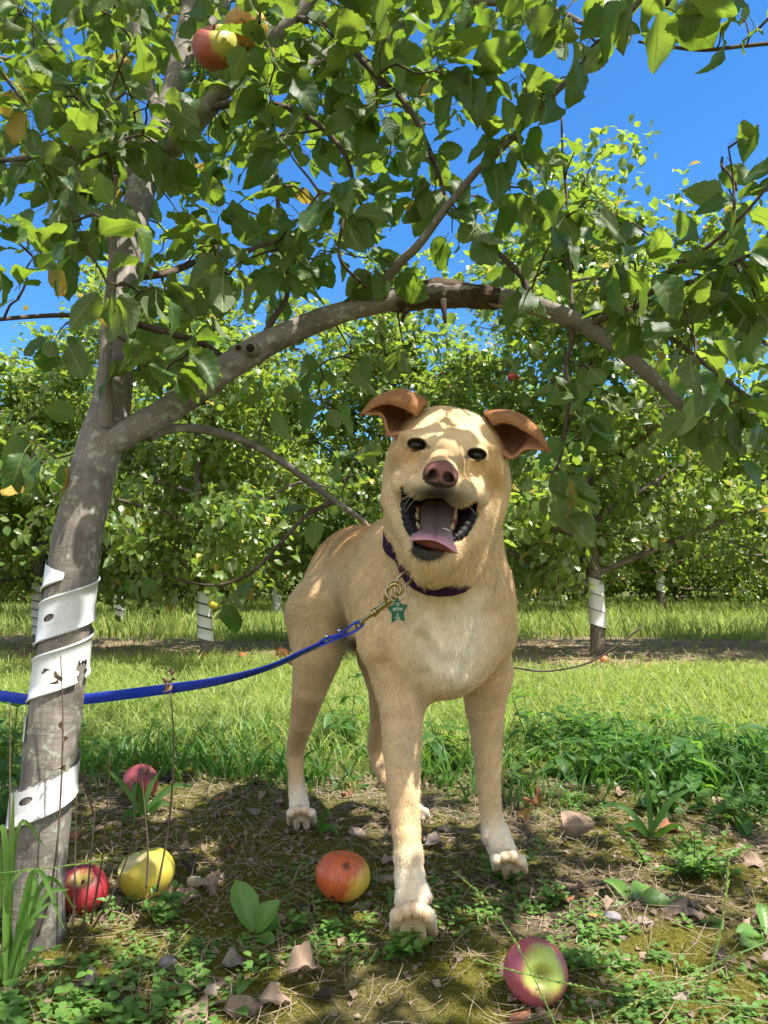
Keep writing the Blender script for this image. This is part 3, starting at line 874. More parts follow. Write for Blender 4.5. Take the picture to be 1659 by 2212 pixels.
# sunlit meadow
d1 = lambda x, y: np.clip((y - EDGE(x) - .15) / .25, 0, 1) * (1 - .985 * np.clip(SOIL(x, y) * 2.2, 0, 1)) * (.35 + .65 * np.clip(fbm(x * 2, y * 2, 14, 3) * 1.8 - .3, 0, 1))
x, y = strew(60000, 1.75, 6.7, rg, .4, d1); n = len(x)
h = rg.uniform(.035, .12, n) * (.75 + .6 * fbm(x * 1.5, y * 1.5, 4, 2)); ln = rg.uniform(.3, 1.15, n)
tag(obj('meadow_grass', blades(n, x, y, h, rg.uniform(.0035, .0065, n), ln, rg, rnd=np.clip(rg.random(n) * .55 + (fbm(x * 2.6, y * 1.6, 19, 3) - .28) * 1.1, 0, 1)), None, (0, 3, 0)), kind='stuff')
d2 = lambda x, y: np.clip((y - 5.9 - .3 * (fbm(x, y, 2, 2) - .5)) / .6, 0, 1)
x, y = strew(46000, 6.0, 15.5, rg, 1.0, d2); n = len(x)
h = rg.uniform(.10, .24, n) * (.6 + .8 * fbm(x * .8, y * .8, 6, 2)); ln = rg.uniform(.15, .7, n)
tag(obj('far_grass', blades(n, x, y, h, rg.uniform(.008, .015, n), ln, rg, 3), None, (0, 8, 0)), kind='stuff')
# rank grass along the edge of the shade
d3 = lambda x, y: np.clip((y - EDGE(x) + .06) / .1, 0, 1) * np.clip((EDGE(x) + .95 - y) / .45, 0, 1) * (.12 + .88 * np.clip(fbm(x * 3.3, y * 3.3, 17, 3) * 3.4 - 1.2, 0, 1))
x, y = strew(5600, 1.55, 2.9, rg, .3, d3); n = len(x)
h = rg.uniform(.05, .20, n) * (.25 + 1.3 * fbm(x * 3.3, y * 3.3, 17, 3)) * np.clip((2.9 - y) * .9, .4, 1); ln = rg.uniform(.3, 1.0, n)
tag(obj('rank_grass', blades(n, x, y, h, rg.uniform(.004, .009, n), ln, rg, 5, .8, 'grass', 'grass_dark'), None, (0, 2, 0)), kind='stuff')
# moss cushions: short bristles
d4 = lambda x, y: MOSS(x, y) * np.clip((EDGE(x) + .35 - y) / .3, 0, 1)
x, y = strew(150000, .62, 2.1, rg, .15, d4); n = len(x)
tag(obj('moss', blades(n, x, y, rg.uniform(.004, .011, n), rg.uniform(.0010, .0022, n), rg.uniform(.3, 1.3, n), rg, 2, .5, 'moss', 'moss'), None, (0, 1, 0)), kind='stuff')
x, y = strew(9000, 3.9, 6.9, rg, .3, lambda x, y: SOIL(x, y) * fbm(x * 2, y * 2, 8, 3)); n = len(x)
tag(obj('dry_thatch', blades(n, x, y, rg.uniform(.02, .06, n), rg.uniform(.003, .006, n), rg.uniform(.8, 2.2, n), rg, 3, .45, 'thatch', 'straw'), None, (0, 5, 0)), kind='stuff')
# straw and fine dead stems lying about
def litter(n, y0, y1, l0, l1, w0, w1, lift, rg, dens=None):
    x, y = strew(n, y0, y1, rg, .2, dens); a = rg.uniform(0, np.pi, n); L = rg.uniform(l0, l1, n); k = 5
    V = np.zeros((n, k, 3, 3)); U = np.zeros((n, k, 3, 2)); bend = rg.normal(size=n) * .35; wd = rg.uniform(w0, w1, n)
    zb = rg.uniform(0, lift, n); sl = rg.normal(size=n) * lift * 1.2
    for i in range(k):
        t = i / (k - 1) - .5
        cx_ = x + L * t * np.cos(a) - bend * L * t * t * np.sin(a); cy_ = y + L * t * np.sin(a) + bend * L * t * t * np.cos(a)
        z = np.maximum(gh(cx_, cy_) + .0015, gh(x, y) + zb + sl * t * 2)
        for j, s in enumerate((-1, 0, 1)):
            V[:, i, j, 0] = cx_ - np.sin(a) * s * wd / 2; V[:, i, j, 1] = cy_ + np.cos(a) * s * wd / 2; V[:, i, j, 2] = z + (wd * .5 if s == 0 else 0); U[:, i, j] = (s, t)
    F = grid_faces(k, 3)[None] + (np.arange(n) * k * 3)[:, None, None]
    return V.reshape(-1, 3), F.reshape(-1, 4), U.reshape(-1, 2), np.repeat(rg.random(n), k * 3)


V, F, U, A = litter(6800, .62, 1.9, .012, .075, .0005, .0014, .008, rg, lambda x, y: .25 + .75 * np.clip(1.3 - MOSS(x, y), 0, 1) * np.clip(fbm(x * 3, y * 3, 44, 3) * 2 - .5, 0, 1))
tag(obj('straw_litter', npmesh('straw', V, F, U, {'rnd': A}, M['straw']), None, (0, 1, 0)), kind='stuff')
t = NT('crumbled_leaf')
c = t.mix(t.attr('rnd'), (.10, .07, .05), (.26, .19, .14)); M['crumb'] = t.done(t.bsdf(c, .9, .15))
n = 6500; x, y = strew(n, .62, 1.9, rg, .2, lambda x, y: .15 + .85 * np.clip(fbm(x * 4, y * 4, 51, 3) * 2.2 - .6, 0, 1))
tp = leaf_template(2, 2, .4, .5, .4, .5, .1, .8, 4, 0)
ax = rdir(n, rg); ax[:, 2] *= .3; nr = np.array((0, 0, 1.)) + rdir(n, rg) * .7
V, F, U, A = place([tp], np.stack([x, y, gh(x, y) + .003], 1), ax, nr, rg.uniform(.004, .016, n), rg.random(n), rg)
tag(obj('leaf_crumbs', npmesh('crumbs', V, F, U, {'rnd': A}, M['crumb']), None, (0, 1, 0)), kind='stuff')
# tiny seedlings sprinkled over the bare soil
def sprigs(n, y0, y1, size0, size1, hgt, leaves, mat, seed, dens=None, name='ground_cover'):
    rg = np.random.default_rng(seed); x, y = strew(n, y0, y1, rg, .15, dens); z = gh(x, y)
    tp = [leaf_template(4, 2, .36, .3, .15, .1, 0, .8, 2, .25), leaf_template(4, 2, .44, .2, .3, -.1, 0, .78, 3, .25)]
    P_, A_, N_, S_, R_ = [], [], [], [], []
    for i in range(n):
        m = int(rg.integers(leaves[0], leaves[1] + 1)); hh = rg.uniform(*hgt); s = rg.uniform(size0, size1); rr = rg.random(); a0 = rg.uniform(0, 6)
        for k in range(m):
            a = a0 + k * 2.2; f = (k + 1) / m
            P_.append((x[i] + math.cos(a) * s * .3, y[i] + math.sin(a) * s * .3, z[i] + hh * f)); A_.append((math.cos(a), math.sin(a), .15 + .35 * f)); N_.append((rg.normal() * .2 - .3 * math.cos(a), rg.normal() * .2 - .3 * math.sin(a), 1)); S_.append(s * (1.15 - .5 * f)); R_.append(rr)
    V, F, U, A = place(tp, np.array(P_), np.array(A_), np.array(N_), np.array(S_), np.array(R_), rg)
    return npmesh(name, V, F, U, {'rnd': A}, M[mat])


patch = lambda k, a=2.6, b=1.1: (lambda x, y: np.clip(fbm(x * 3.5, y * 3.5, k, 3) * a - b, 0, 1))
tag(obj('seedling_cover', sprigs(1200, .62, 1.75, .007, .014, (.004, .018), (4, 8), 'bright_weed', 5, patch(61)), None, (0, 1, 0)), kind='stuff')
tag(obj('clover_cover', sprigs(150, .62, 1.0, .014, .024, (.01, .035), (4, 7), 'bright_weed', 6, lambda x, y: np.clip((-.12 - x) * 5, 0, 1) * np.clip((.98 - y) * 6, 0, 1)), None, (0, .8, 0)), kind='stuff')
tag(obj('weed_cover', sprigs(260, 1.6, 2.5, .018, .055, (.01, .11), (4, 9), 'weed', 7, lambda x, y: d3(x, y) * (.08 + .92 * np.clip(x * 2.5 - .3, 0, 1)) * np.clip(fbm(x * 5, y * 5, 71, 2) * 3 - 1, 0, 1)), None, (0, 2, 0)), kind='stuff')


# ------------------------------------------------------------------ plants one can tell apart
PL_T = [leaf_template(6, 2, .22, .35, .35, .2, .01, .9, 3, .15), leaf_template(6, 2, .19, .5, .5, -.2, .01, .92, 4, .15)]
OV_T = [leaf_template(6, 4, .34, .25, .12, .1, .012, .72, 3, .12, .3), leaf_template(6, 4, .31, .35, .25, -.1, .012, .74, 5, .12, .3)]
RO_T = [leaf_template(8, 4, .27, .35, .18, .12, .012, 1.35, 3, .02, .3)]


def plant(name, stems, tpls, size, pairs, mat, label, cat='weed', group=None, droop=.2, r0=.0016, seed=0, up=.35, opp=True, stem_mat='weed'):
    """stems: list of world polylines; leaves sit in opposite pairs along each"""
    rg = np.random.default_rng(seed); bag = Bag(); P_, A_, N_, S_, R_ = [], [], [], [], []
    base = np.asarray(stems[0][0], float)
    for st in stems:
        q = crom(st, 14); V, Q, U = tube(q, np.linspace(r0, r0 * .4, 14), 6, True); bag.add(V, Q, U, .3)
        a0 = rg.uniform(0, 3)
        for k in range(pairs):
            f = (k + .6) / pairs if pairs > 1 else 1.; c = crom(q, 101)[int(min(100, f * 100))]; a = a0 + k * 1.6
            for s in ((0, np.pi) if opp else (k * .8,)):
                aa = a + s; P_.append(c); A_.append((math.cos(aa), math.sin(aa), up - droop * rg.random() + (.5 * f if k == pairs - 1 else 0))); N_.append((-.4 * math.cos(aa) + rg.normal() * .2, -.4 * math.sin(aa) + rg.normal() * .2, 1)); S_.append(size * rg.uniform(.75, 1.15) * (1.1 - .45 * f)); R_.append(rg.random())
    root = empty(name, [float(v) for v in base], label, cat, group)
    obj('stem', bag.mesh('stem', M[stem_mat]), root)
    V, F, U, A = place(tpls, np.array(P_), np.array(A_), np.array(N_), np.array(S_), np.array(R_), rg)
    obj('foliage', npmesh('foliage', V, F, U, {'rnd': A}, M[mat]), root)
    return root


def stem_up(xd, yd, tops):
    b = GP(xd, yd); D = b[1]
    return [[b, (b + P(tx, ty, D + dd)) / 2 + np.array((0, 0, .006)), P(tx, ty, D + dd)] for tx, ty, dd in tops]


# chickweed on the right and at the dog's paw
plant('chickweed', stem_up(1500, 1885, [(1530, 1765, .05), (1470, 1790, .05), (1570, 1800, .0), (1440, 1840, .0), (1590, 1850, .02), (1500, 1800, -.03), (1540, 1835, -.04), (1410, 1880, -.03), (1470, 1850, -.05), (1600, 1890, -.02), (1560, 1870, -.06), (1450, 1810, .06), (1620, 1830, .05), (1500, 1860, -.08)]), OV_T, .021, 6, 'bright_weed',
      'bushy clump of pale chickweed, the largest on the moss, under the broad-leaved weeds', group=None, seed=1)
plant('chickweed', stem_up(1400, 1860, [(1318, 1765, .02), (1340, 1800, .02)]), OV_T, .019, 6, 'bright_weed', 'lone long chickweed stem leaning away from the bushy clump', seed=2)
plant('chickweed', stem_up(1090, 1900, [(1035, 1850, .0), (1060, 1860, -.03), (1105, 1870, -.04), (1150, 1855, -.02), (1180, 1830, .03), (1040, 1885, -.04), (1195, 1795, .08), (1130, 1895, -.05)]), OV_T, .019, 5, 'bright_weed', 'low chickweed sprawling round the dog\'s white farther front paw', seed=3)
plant('chickweed', stem_up(1190, 1950, [(1170, 1905, 0), (1205, 1915, 0), (1220, 1940, -.02), (1185, 1935, -.03)]), OV_T, .022, 3, 'bright_weed', 'small chickweed seedling between the dog\'s paw and the pink apple', seed=4)
plant('seedling', stem_up(865, 2075, [(850, 2020, 0), (895, 2025, 0), (870, 2045, -.02), (905, 2050, -.02), (840, 2055, -.02), (925, 2040, 0)]), OV_T, .022, 3, 'bright_weed', 'leafy seedling clump growing in front of the dog\'s nearest paw', seed=5)
plant('seedling', stem_up(350, 1990, [(330, 1925, 0), (365, 1935, 0), (345, 1955, -.02), (385, 1910, .02), (410, 1935, .0), (310, 1960, -.02), (370, 1985, -.03)]), OV_T, .025, 3, 'bright_weed', 'leafy seedling clump under the bitten yellow apple', seed=6)
plant('seedling', stem_up(235, 1975, [(225, 1945, 0), (245, 1955, 0)]), OV_T, .019, 2, 'bright_weed', 'tiny seedling beside the red apple by the trunk', seed=7)
plant('seedling', stem_up(640, 2010, [(625, 1975, 0), (655, 1980, 0), (640, 1990, -.02)]), OV_T, .019, 3, 'bright_weed', 'small seedling between the smooth round-leaved seedling and the bruised apple', seed=8)
plant('seedling', stem_up(715, 2020, [(705, 1995, 0), (730, 2000, 0)]), OV_T, .019, 3, 'bright_weed', 'small seedling just below the bruised red apple', seed=9)
plant('seedling', stem_up(1250, 2110, [(1235, 2060, 0), (1260, 2075, 0), (1275, 2055, .02)]), OV_T, .017, 3, 'bright_weed', 'small seedling right behind the pink and green apple', seed=10)
def rosette(name, xd, yd, leaves, mat, label, tp, cat='plant'):
    b = GP(xd, yd); root = empty(name, [float(v) for v in b], label, cat); rg = np.random.default_rng(4)
    for tx, ty, dd, s, (n0, n1, n2) in leaves:
        tip = P(tx, ty, b[1] + dd); ax = tip - b; L = np.linalg.norm(ax)
        V, F, U, A = place([tp], np.array([b + ax / L * .004]), np.array([ax]), np.array([(n0, n1, n2)], float), np.array([L]), np.array([s]), rg)
        obj('leaf', npmesh('leaf', V, F, U, {'rnd': A}, M[mat]), root)


rosette('rosette_weed', 1362, 1958, [(1312, 1890, .05, .5, (.3, -.6, .6)), (1402, 1905, .04, .4, (-.3, -.7, .6)), (1450, 1938, -.005, .7, (0, -.5, 1)), (1308, 1975, -.03, .3, (0, -.3, 1)), (1405, 1985, -.04, .5, (0, -.3, 1)), (1362, 1935, .01, .6, (0, -1, .4))], 'bright_weed', 'flat rosette of smooth pale leaves on the moss, in front of the bushy chickweed', RO_T[0])
rosette('smooth_seedling', 548, 2015, [(515, 1905, .01, .3, (.6, -.9, .3)), (592, 1950, -.01, .5, (-.5, -.8, .4)), (565, 1950, .02, .2, (-.2, -1, .3)), (530, 2020, -.03, .6, (0, -.4, 1)), (585, 2030, -.03, .6, (0, -.4, 1)), (600, 1985, .0, .5, (-.5, -.7, .6))], 'bright_weed', 'smooth round-leaved seedling standing upright between the yellow apple and the bruised apple', RO_T[0])
rosette('rosette_weed', 1655, 2020, [(1600, 2005, -.01, .4, (0, -.4, 1)), (1610, 2030, -.03, .5, (0, -.4, 1)), (1650, 1950, .03, .5, (0, -.9, .4)), (1690, 2000, 0, .6, (0, -.5, 1))], 'bright_weed', 'smooth pale rosette cut off by the edge of the picture, behind a dry leaf', RO_T[0])
# broad-leaved weeds in the shade
W = [((1500, 1715), [(1480, 1545, .1), (1495, 1610, 0)], .105, 4, 'tallest dark broad-leaved weed with long pointed leaves against the bright grass'),
     ((1580, 1700), [(1600, 1560, .1), (1640, 1600, .05)], .10, 3, 'dark broad-leaved weed just right of the tallest weed'),
     ((1390, 1690), [(1370, 1600, .05), (1420, 1590, .1)], .085, 4, 'dark broad-leaved weed just left of the tallest weed'),
     ((1290, 1690), [(1280, 1600, .05), (1320, 1610, .05)], .075, 4, 'dark bushy weed midway between the dog\'s farther front leg and the tallest weed'),
     ((1210, 1680), [(1200, 1570, .1), (1230, 1600, .05)], .07, 4, 'dark bushy weed beside the dog\'s farther front leg'),
     ((1150, 1640), [(1130, 1490, .1), (1170, 1540, .05), (1105, 1500, .0)], .065, 4, 'leafy weed rising behind the dog\'s farther front elbow'),
     ((950, 1650), [(930, 1560, .1), (975, 1570, .05), (945, 1590, 0)], .08, 4, 'dark leafy weed between the dog\'s two front legs'),
     ((755, 1620), [(735, 1530, .05), (700, 1505, .0), (770, 1450, .1)], .07, 4, 'dark leafy weed between the dog\'s hind legs'),
     ((1430, 1760), [(1410, 1690, 0), (1470, 1700, 0)], .06, 3, 'low dark weed over the bushy chickweed'),
     ((1600, 1780), [(1570, 1720, 0), (1640, 1700, 0)], .07, 3, 'low dark weed by the rusty fallen lump at the edge of the picture')]
for i, (b, tops, s, prs, lab) in enumerate(W):
    plant('broadleaf_weed', stem_up(b[0], b[1], tops), PL_T, s, prs, 'weed', lab, seed=30 + i, r0=.0022, up=.25, droop=.4)
for i, (b, tops, s, prs, lab) in enumerate([((10, 1800), [(-10, 1480, .05), (40, 1500, .0), (10, 1600, -.03)], .07, 4, 'leafy weed at the edge of the picture beside the blue leash'), ((40, 1760), [(30, 1640, 0), (0, 1680, -.05), (60, 1690, .0)], .085, 3, 'broad-leaved weed pressed against the trunk below the lowest white band')]):
    plant('broadleaf_weed', stem_up(b[0], b[1], tops), OV_T, s, prs, 'weed', lab, seed=60 + i, r0=.0022, up=.25, droop=.5)

# grass clumps in the near corner
def clump(xd, yd, tips, wdt, mat, label, seed, name='grass_clump'):
    rg = np.random.default_rng(seed); b = GP(xd, yd); root = empty(name, [float(v) for v in b], label, 'grass'); bag = Bag()
    for tx, ty, dd, mx, my in tips:
        t_ = P(tx, ty, b[1] + dd); m = P(mx, my, b[1] + dd * .6); q = crom([b + rg.normal(size=3) * (.006, .006, 0), m, t_], 16)
        f = np.linspace(0, 1, 16); w_ = wdt * np.minimum(1, .45 + f * 3) * (1 - f ** 3) + .0004
        T = np.gradient(q, axis=0); sd = np.cross(T, np.array((rg.normal() * .4, -1, .25 + rg.normal() * .3))); sd /= np.linalg.norm(sd, axis=1)[:, None]
        nn_ = np.cross(sd, T); nn_ /= np.linalg.norm(nn_, axis=1)[:, None]
        V = np.stack([q - sd * w_[:, None] / 2 + nn_ * w_[:, None] * .12, q, q + sd * w_[:, None] / 2 + nn_ * w_[:, None] * .12], 1)
        U = np.stack(np.broadcast_arrays(np.array([-1., 0, 1.])[None], f[:, None]), -1)
        bag.add(V.reshape(-1, 3), grid_faces(16, 3), U.reshape(-1, 2), rg.random())
    obj('blades', bag.mesh('blade', M[mat]), root)


clump(20, 2130, [(125, 1935, 0, 60, 2000), (110, 1980, .02, 55, 1990), (60, 1990, -.02, 75, 1900), (30, 1700, .0, 25, 1850), (-10, 1750, 0, 0, 1900), (60, 1870, -.01, 20, 1930), (150, 1920, .02, 90, 1945), (-20, 1980, -.02, -10, 2030), (85, 2080, 0, 70, 2060), (140, 2010, .0, 75, 1880), (175, 1985, .03, 100, 1900), (100, 1830, .01, 40, 1790), (-30, 1850, .0, 10, 1800)], .0075, 'bright_weed', 'bright broad-bladed grass clump in the near corner beside the trunk', 1)
clump(60, 2010, [(112, 1660, 0, 75, 1760), (160, 1660, .02, 130, 1650), (20, 1700, 0, 35, 1720), (130, 1640, .0, 100, 1680), (20, 1800, -.02, 20, 1850), (170, 1720, .02, 150, 1660)], .010, 'bright_weed', 'tall folded grass blades crossing the lowest white band of the trunk', 2)
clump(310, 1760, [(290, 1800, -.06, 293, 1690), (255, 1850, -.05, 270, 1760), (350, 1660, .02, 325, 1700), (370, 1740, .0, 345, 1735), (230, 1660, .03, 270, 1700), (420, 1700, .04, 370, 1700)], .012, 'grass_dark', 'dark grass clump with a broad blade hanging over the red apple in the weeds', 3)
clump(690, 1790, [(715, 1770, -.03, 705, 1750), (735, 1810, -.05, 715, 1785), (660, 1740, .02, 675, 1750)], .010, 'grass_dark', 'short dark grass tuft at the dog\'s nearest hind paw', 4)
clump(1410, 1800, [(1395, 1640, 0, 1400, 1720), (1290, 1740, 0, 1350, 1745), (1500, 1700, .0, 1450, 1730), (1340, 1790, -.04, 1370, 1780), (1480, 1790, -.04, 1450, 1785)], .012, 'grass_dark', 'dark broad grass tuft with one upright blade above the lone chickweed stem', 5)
# out of the picture's focus: seeding grass stems close to the lens
def seed_stem(pts, label, seed):
    rg = np.random.default_rng(seed); q = crom([P(*p) for p in pts], 60); V, Q, U = tube(q, np.linspace(.0007, .0004, 60), 6); root = empty('seeding_grass', [float(v) for v in q[0]], label, 'grass', 'seeding grass stems near the lens')
    obj('stem', npmesh('stem', V, Q, U, {'rnd': np.full(len(V), .2)}, M['bright_weed']), root)
    idx = np.arange(14, 60, 1); n = len(idx) * 2; idx = np.repeat(idx, 2); T = np.gradient(q, axis=0)[idx]; T /= np.linalg.norm(T, axis=1)[:, None]
    V, F, U, A = place([leaf_template(2, 2, .2, .9, .1, 0, 0, .9, 1, 0)], q[idx] + rg.normal(size=(n, 3)) * .0005, T + rdir(n, rg) * .35, rdir(n, rg), rg.uniform(.003, .0052, n), rg.random(n), rg)
    obj('seeds', npmesh('seeds', V, F, U, {'rnd': A}, M['grass']), root)


seed_stem([(1230, 2290, .62), (1180, 2170, .66), (1110, 2030, .72), (1040, 1935, .78), (985, 1885, .82)], 'thin green seeding grass stem slanting past the pink apple toward the paw', 1)
seed_stem([(1500, 2280, .60), (1530, 2120, .62), (1560, 1990, .64), (1575, 1870, .66)], 'upright seeding grass stem rising in front of the pale rosette', 2)
seed_stem([(1750, 2190, .60), (1560, 2170, .60), (1330, 2145, .62), (1160, 2110, .64), (1030, 2075, .66)], 'long seeding grass stem lying across in front of the pink apple', 3)
seed_stem([(1720, 2010, .62), (1560, 2075, .61), (1440, 2130, .60), (1330, 2190, .59)], 'seeding grass stem slanting down to the corner from the cut-off rosette', 4)
seed_stem([(-40, 1890, .9), (60, 1880, .9), (160, 1868, .92), (300, 1845, .95)], 'pale seeding grass stem lying level across the trunk foot and red apple', 5)
DM_CL = plain_mat('clinging_leaf', (.30, .20, .13), .8, .2, 0, 120, .4, .4)
# dry stalks by the trunk
ST = [([(81, 2023), (106, 1939), (123, 1827), (132, 1700), (136, 1560), (131, 1416)], 1.0, 'longest dry stalk in front of the wrapped trunk with dead leaves clinging to it'),
      ([(157, 2009), (161, 1911), (165, 1715)], 1.02, 'thin dry stalk standing before the left part of the red apple by the trunk'), ([(179, 2009), (196, 1855), (207, 1729)], 1.02, 'thin dry stalk standing before the middle of the red apple by the trunk'),
      ([(196, 1995), (224, 1827), (238, 1623)], 1.03, 'tall dry stalk standing before the right part of the red apple by the trunk'), ([(202, 2003), (252, 1911), (294, 1799)], 1.03, 'leaning dry stalk between the red apple and the yellow apple'),
      ([(316, 1919), (319, 1827), (303, 1644)], 1.1, 'thin dry stalk before the middle of the bitten yellow apple'), ([(339, 1925), (364, 1785), (375, 1640), (372, 1540), (365, 1467)], 1.1, 'tallest dark dry stalk with a brown seed head crossing the blue leash'),
      ([(15, 1990), (21, 1750), (21, 1518)], 1.0, 'dry brown stalk at the edge of the picture, left of the trunk'), ([(207, 1770), (180, 1690), (159, 1638)], 1.08, 'short dry stalk leaning against the lowest white band')]
for i, (pts, D, lab) in enumerate(ST):
    q = crom([P(a, b, D) for a, b in pts], 24); root = empty('dry_stalk', [float(v) for v in q[0]], lab, 'stalk', 'dry stalks round the trunk foot'); V, Q, U = tube(q, np.linspace(.0017, .0008, 24), 6, True, .25, i)
    obj('stem', npmesh('stem', V, Q, U, None, M['dry_stalk']), root)
    if i in (0, 6):
        rg2 = np.random.default_rng(i); m = 9 if i == 6 else 0; tp_ = leaf_template(4, 2, .3, 1.2, .8, .8, .1, .8, 3, .1)
        ps = q[-1] + rg2.normal(size=(m, 3)) * (.004, .004, .008) if m else np.array([P(121, 1450, D - .006), P(124, 1466, D - .005), P(138, 1590, D - .006), P(141, 1650, D - .006), P(136, 1560, D - .006)])
        k = len(ps); axd, nrd, szd = rdir(k, rg2) * .6 + np.array((0, 0, -.8)), rdir(k, rg2) + np.array((0, -1, 0)), rg2.uniform(.008, .014, k) * (1 if m else 1.2)
        for sel in ([slice(None)] if m else [slice(j, j + 1) for j in range(k)]):
            V, F, U, A = place([tp_], ps[sel], axd[sel], nrd[sel], szd[sel], np.full(len(ps[sel]), .5), rg2)
            nm = 'seed_head' if m else 'dead_leaf'
            obj(nm, npmesh(nm, V, F, U, {'rnd': A}, DM_CL), root)
# bare twig sticking up from the grass
q = crom([P(1050, 1660, 1.9), P(1053, 1540, 1.9), P(1066, 1445, 1.9), P(1110, 1443, 1.9), P(1180, 1450, 1.9), P(1270, 1432, 1.88), P(1340, 1390, 1.86), P(1388, 1352, 1.85)], 40)
V, Q, U = tube(q, np.interp(np.linspace(0, 1, 40), [0, .9, .96, 1], [.0032, .0022, .0034, .001]), 7, True, .3)
tag(obj('bare_twig', npmesh('twig', V, Q, U, None, M['twig'])), 'thin bare brown twig arching past the dog\'s shoulder over the grass', 'twig')
# ------------------------------------------------------------------ the dog
def surface_nets(F, xs, ys, zs):
    s = F < 0
    c = np.zeros(tuple(n - 1 for n in F.shape), np.int8)
    for a in (0, 1):
        for b in (0, 1):
            for d in (0, 1):
                c += s[a:F.shape[0] - 1 + a, b:F.shape[1] - 1 + b, d:F.shape[2] - 1 + d]
    act = (c > 0) & (c < 8)
    idx = np.full(act.shape, -1, np.int32); ci, cj, ck = np.nonzero(act); idx[act] = np.arange(len(ci))
    base = np.stack([ci, cj, ck], 1).astype(np.float32)
    acc = np.zeros_like(base); cnt = np.zeros(len(ci), np.float32)
    corners = [(0, 0, 0), (1, 0, 0), (0, 1, 0), (1, 1, 0), (0, 0, 1), (1, 0, 1), (0, 1, 1), (1, 1, 1)]
    for a in range(8):
        for b in range(a + 1, 8):
            A, B = corners[a], corners[b]
            if sum(abs(p - q) for p, q in zip(A, B)) != 1: continue
            va = F[ci + A[0], cj + A[1], ck + A[2]]; vb = F[ci + B[0], cj + B[1], ck + B[2]]
            m = (va < 0) != (vb < 0)
            t = np.where(m, va / np.where(m, va - vb, 1), 0)
            p = np.array(A, np.float32) + t[:, None] * (np.array(B, np.float32) - np.array(A, np.float32))
            acc += p * m[:, None]; cnt += m
    pos = base + acc / cnt[:, None]
    V = np.stack([np.interp(pos[:, k], np.arange(len(ax)), ax) for k, ax in enumerate((xs, ys, zs))], 1)
    Q = []
    for ax in range(3):
        sl0 = [slice(None)] * 3; sl1 = [slice(None)] * 3
        sl0[ax] = slice(0, -1); sl1[ax] = slice(1, None)
        d = s[tuple(sl0)] != s[tuple(sl1)]
        o1, o2 = [(1, 2), (2, 0), (0, 1)][ax]
        i = np.nonzero(d); ijk = np.stack(i, 1)
        m = (ijk[:, o1] > 0) & (ijk[:, o2] > 0) & (ijk[:, o1] < F.shape[o1] - 1) & (ijk[:, o2] < F.shape[o2] - 1)
        ijk = ijk[m]
        inside = s[tuple(ijk.T)]
        def cell(da, db):
            q = ijk.copy(); q[:, o1] -= da; q[:, o2] -= db
            return idx[tuple(q.T)]
        q = np.stack([cell(1, 1), cell(0, 1), cell(0, 0), cell(1, 0)], 1)
        q[~inside] = q[~inside][:, ::-1]
        Q.append(q)
    Q = np.vstack(Q); Q = Q[(Q >= 0).all(1)]
    return V, Q


def smooth_mesh(V, Q, it=2, lam=.5):
    E = np.vstack([Q[:, [0, 1]], Q[:, [1, 2]], Q[:, [2, 3]], Q[:, [3, 0]]])
    E = np.vstack([E, E[:, ::-1]])
    deg = np.bincount(E[:, 0], minlength=len(V)).astype(float)
    for k in range(it):
        for l in (lam, -lam * 1.02):
            S = np.stack([np.bincount(E[:, 0], V[E[:, 1], c], len(V)) for c in range(3)], 1) / deg[:, None]
            V = V + l * (S - V)
    return V


sst = lambda v, a, b: np.clip((v - a) / (b - a), 0, 1) ** 2 * (3 - 2 * np.clip((v - a) / (b - a), 0, 1))


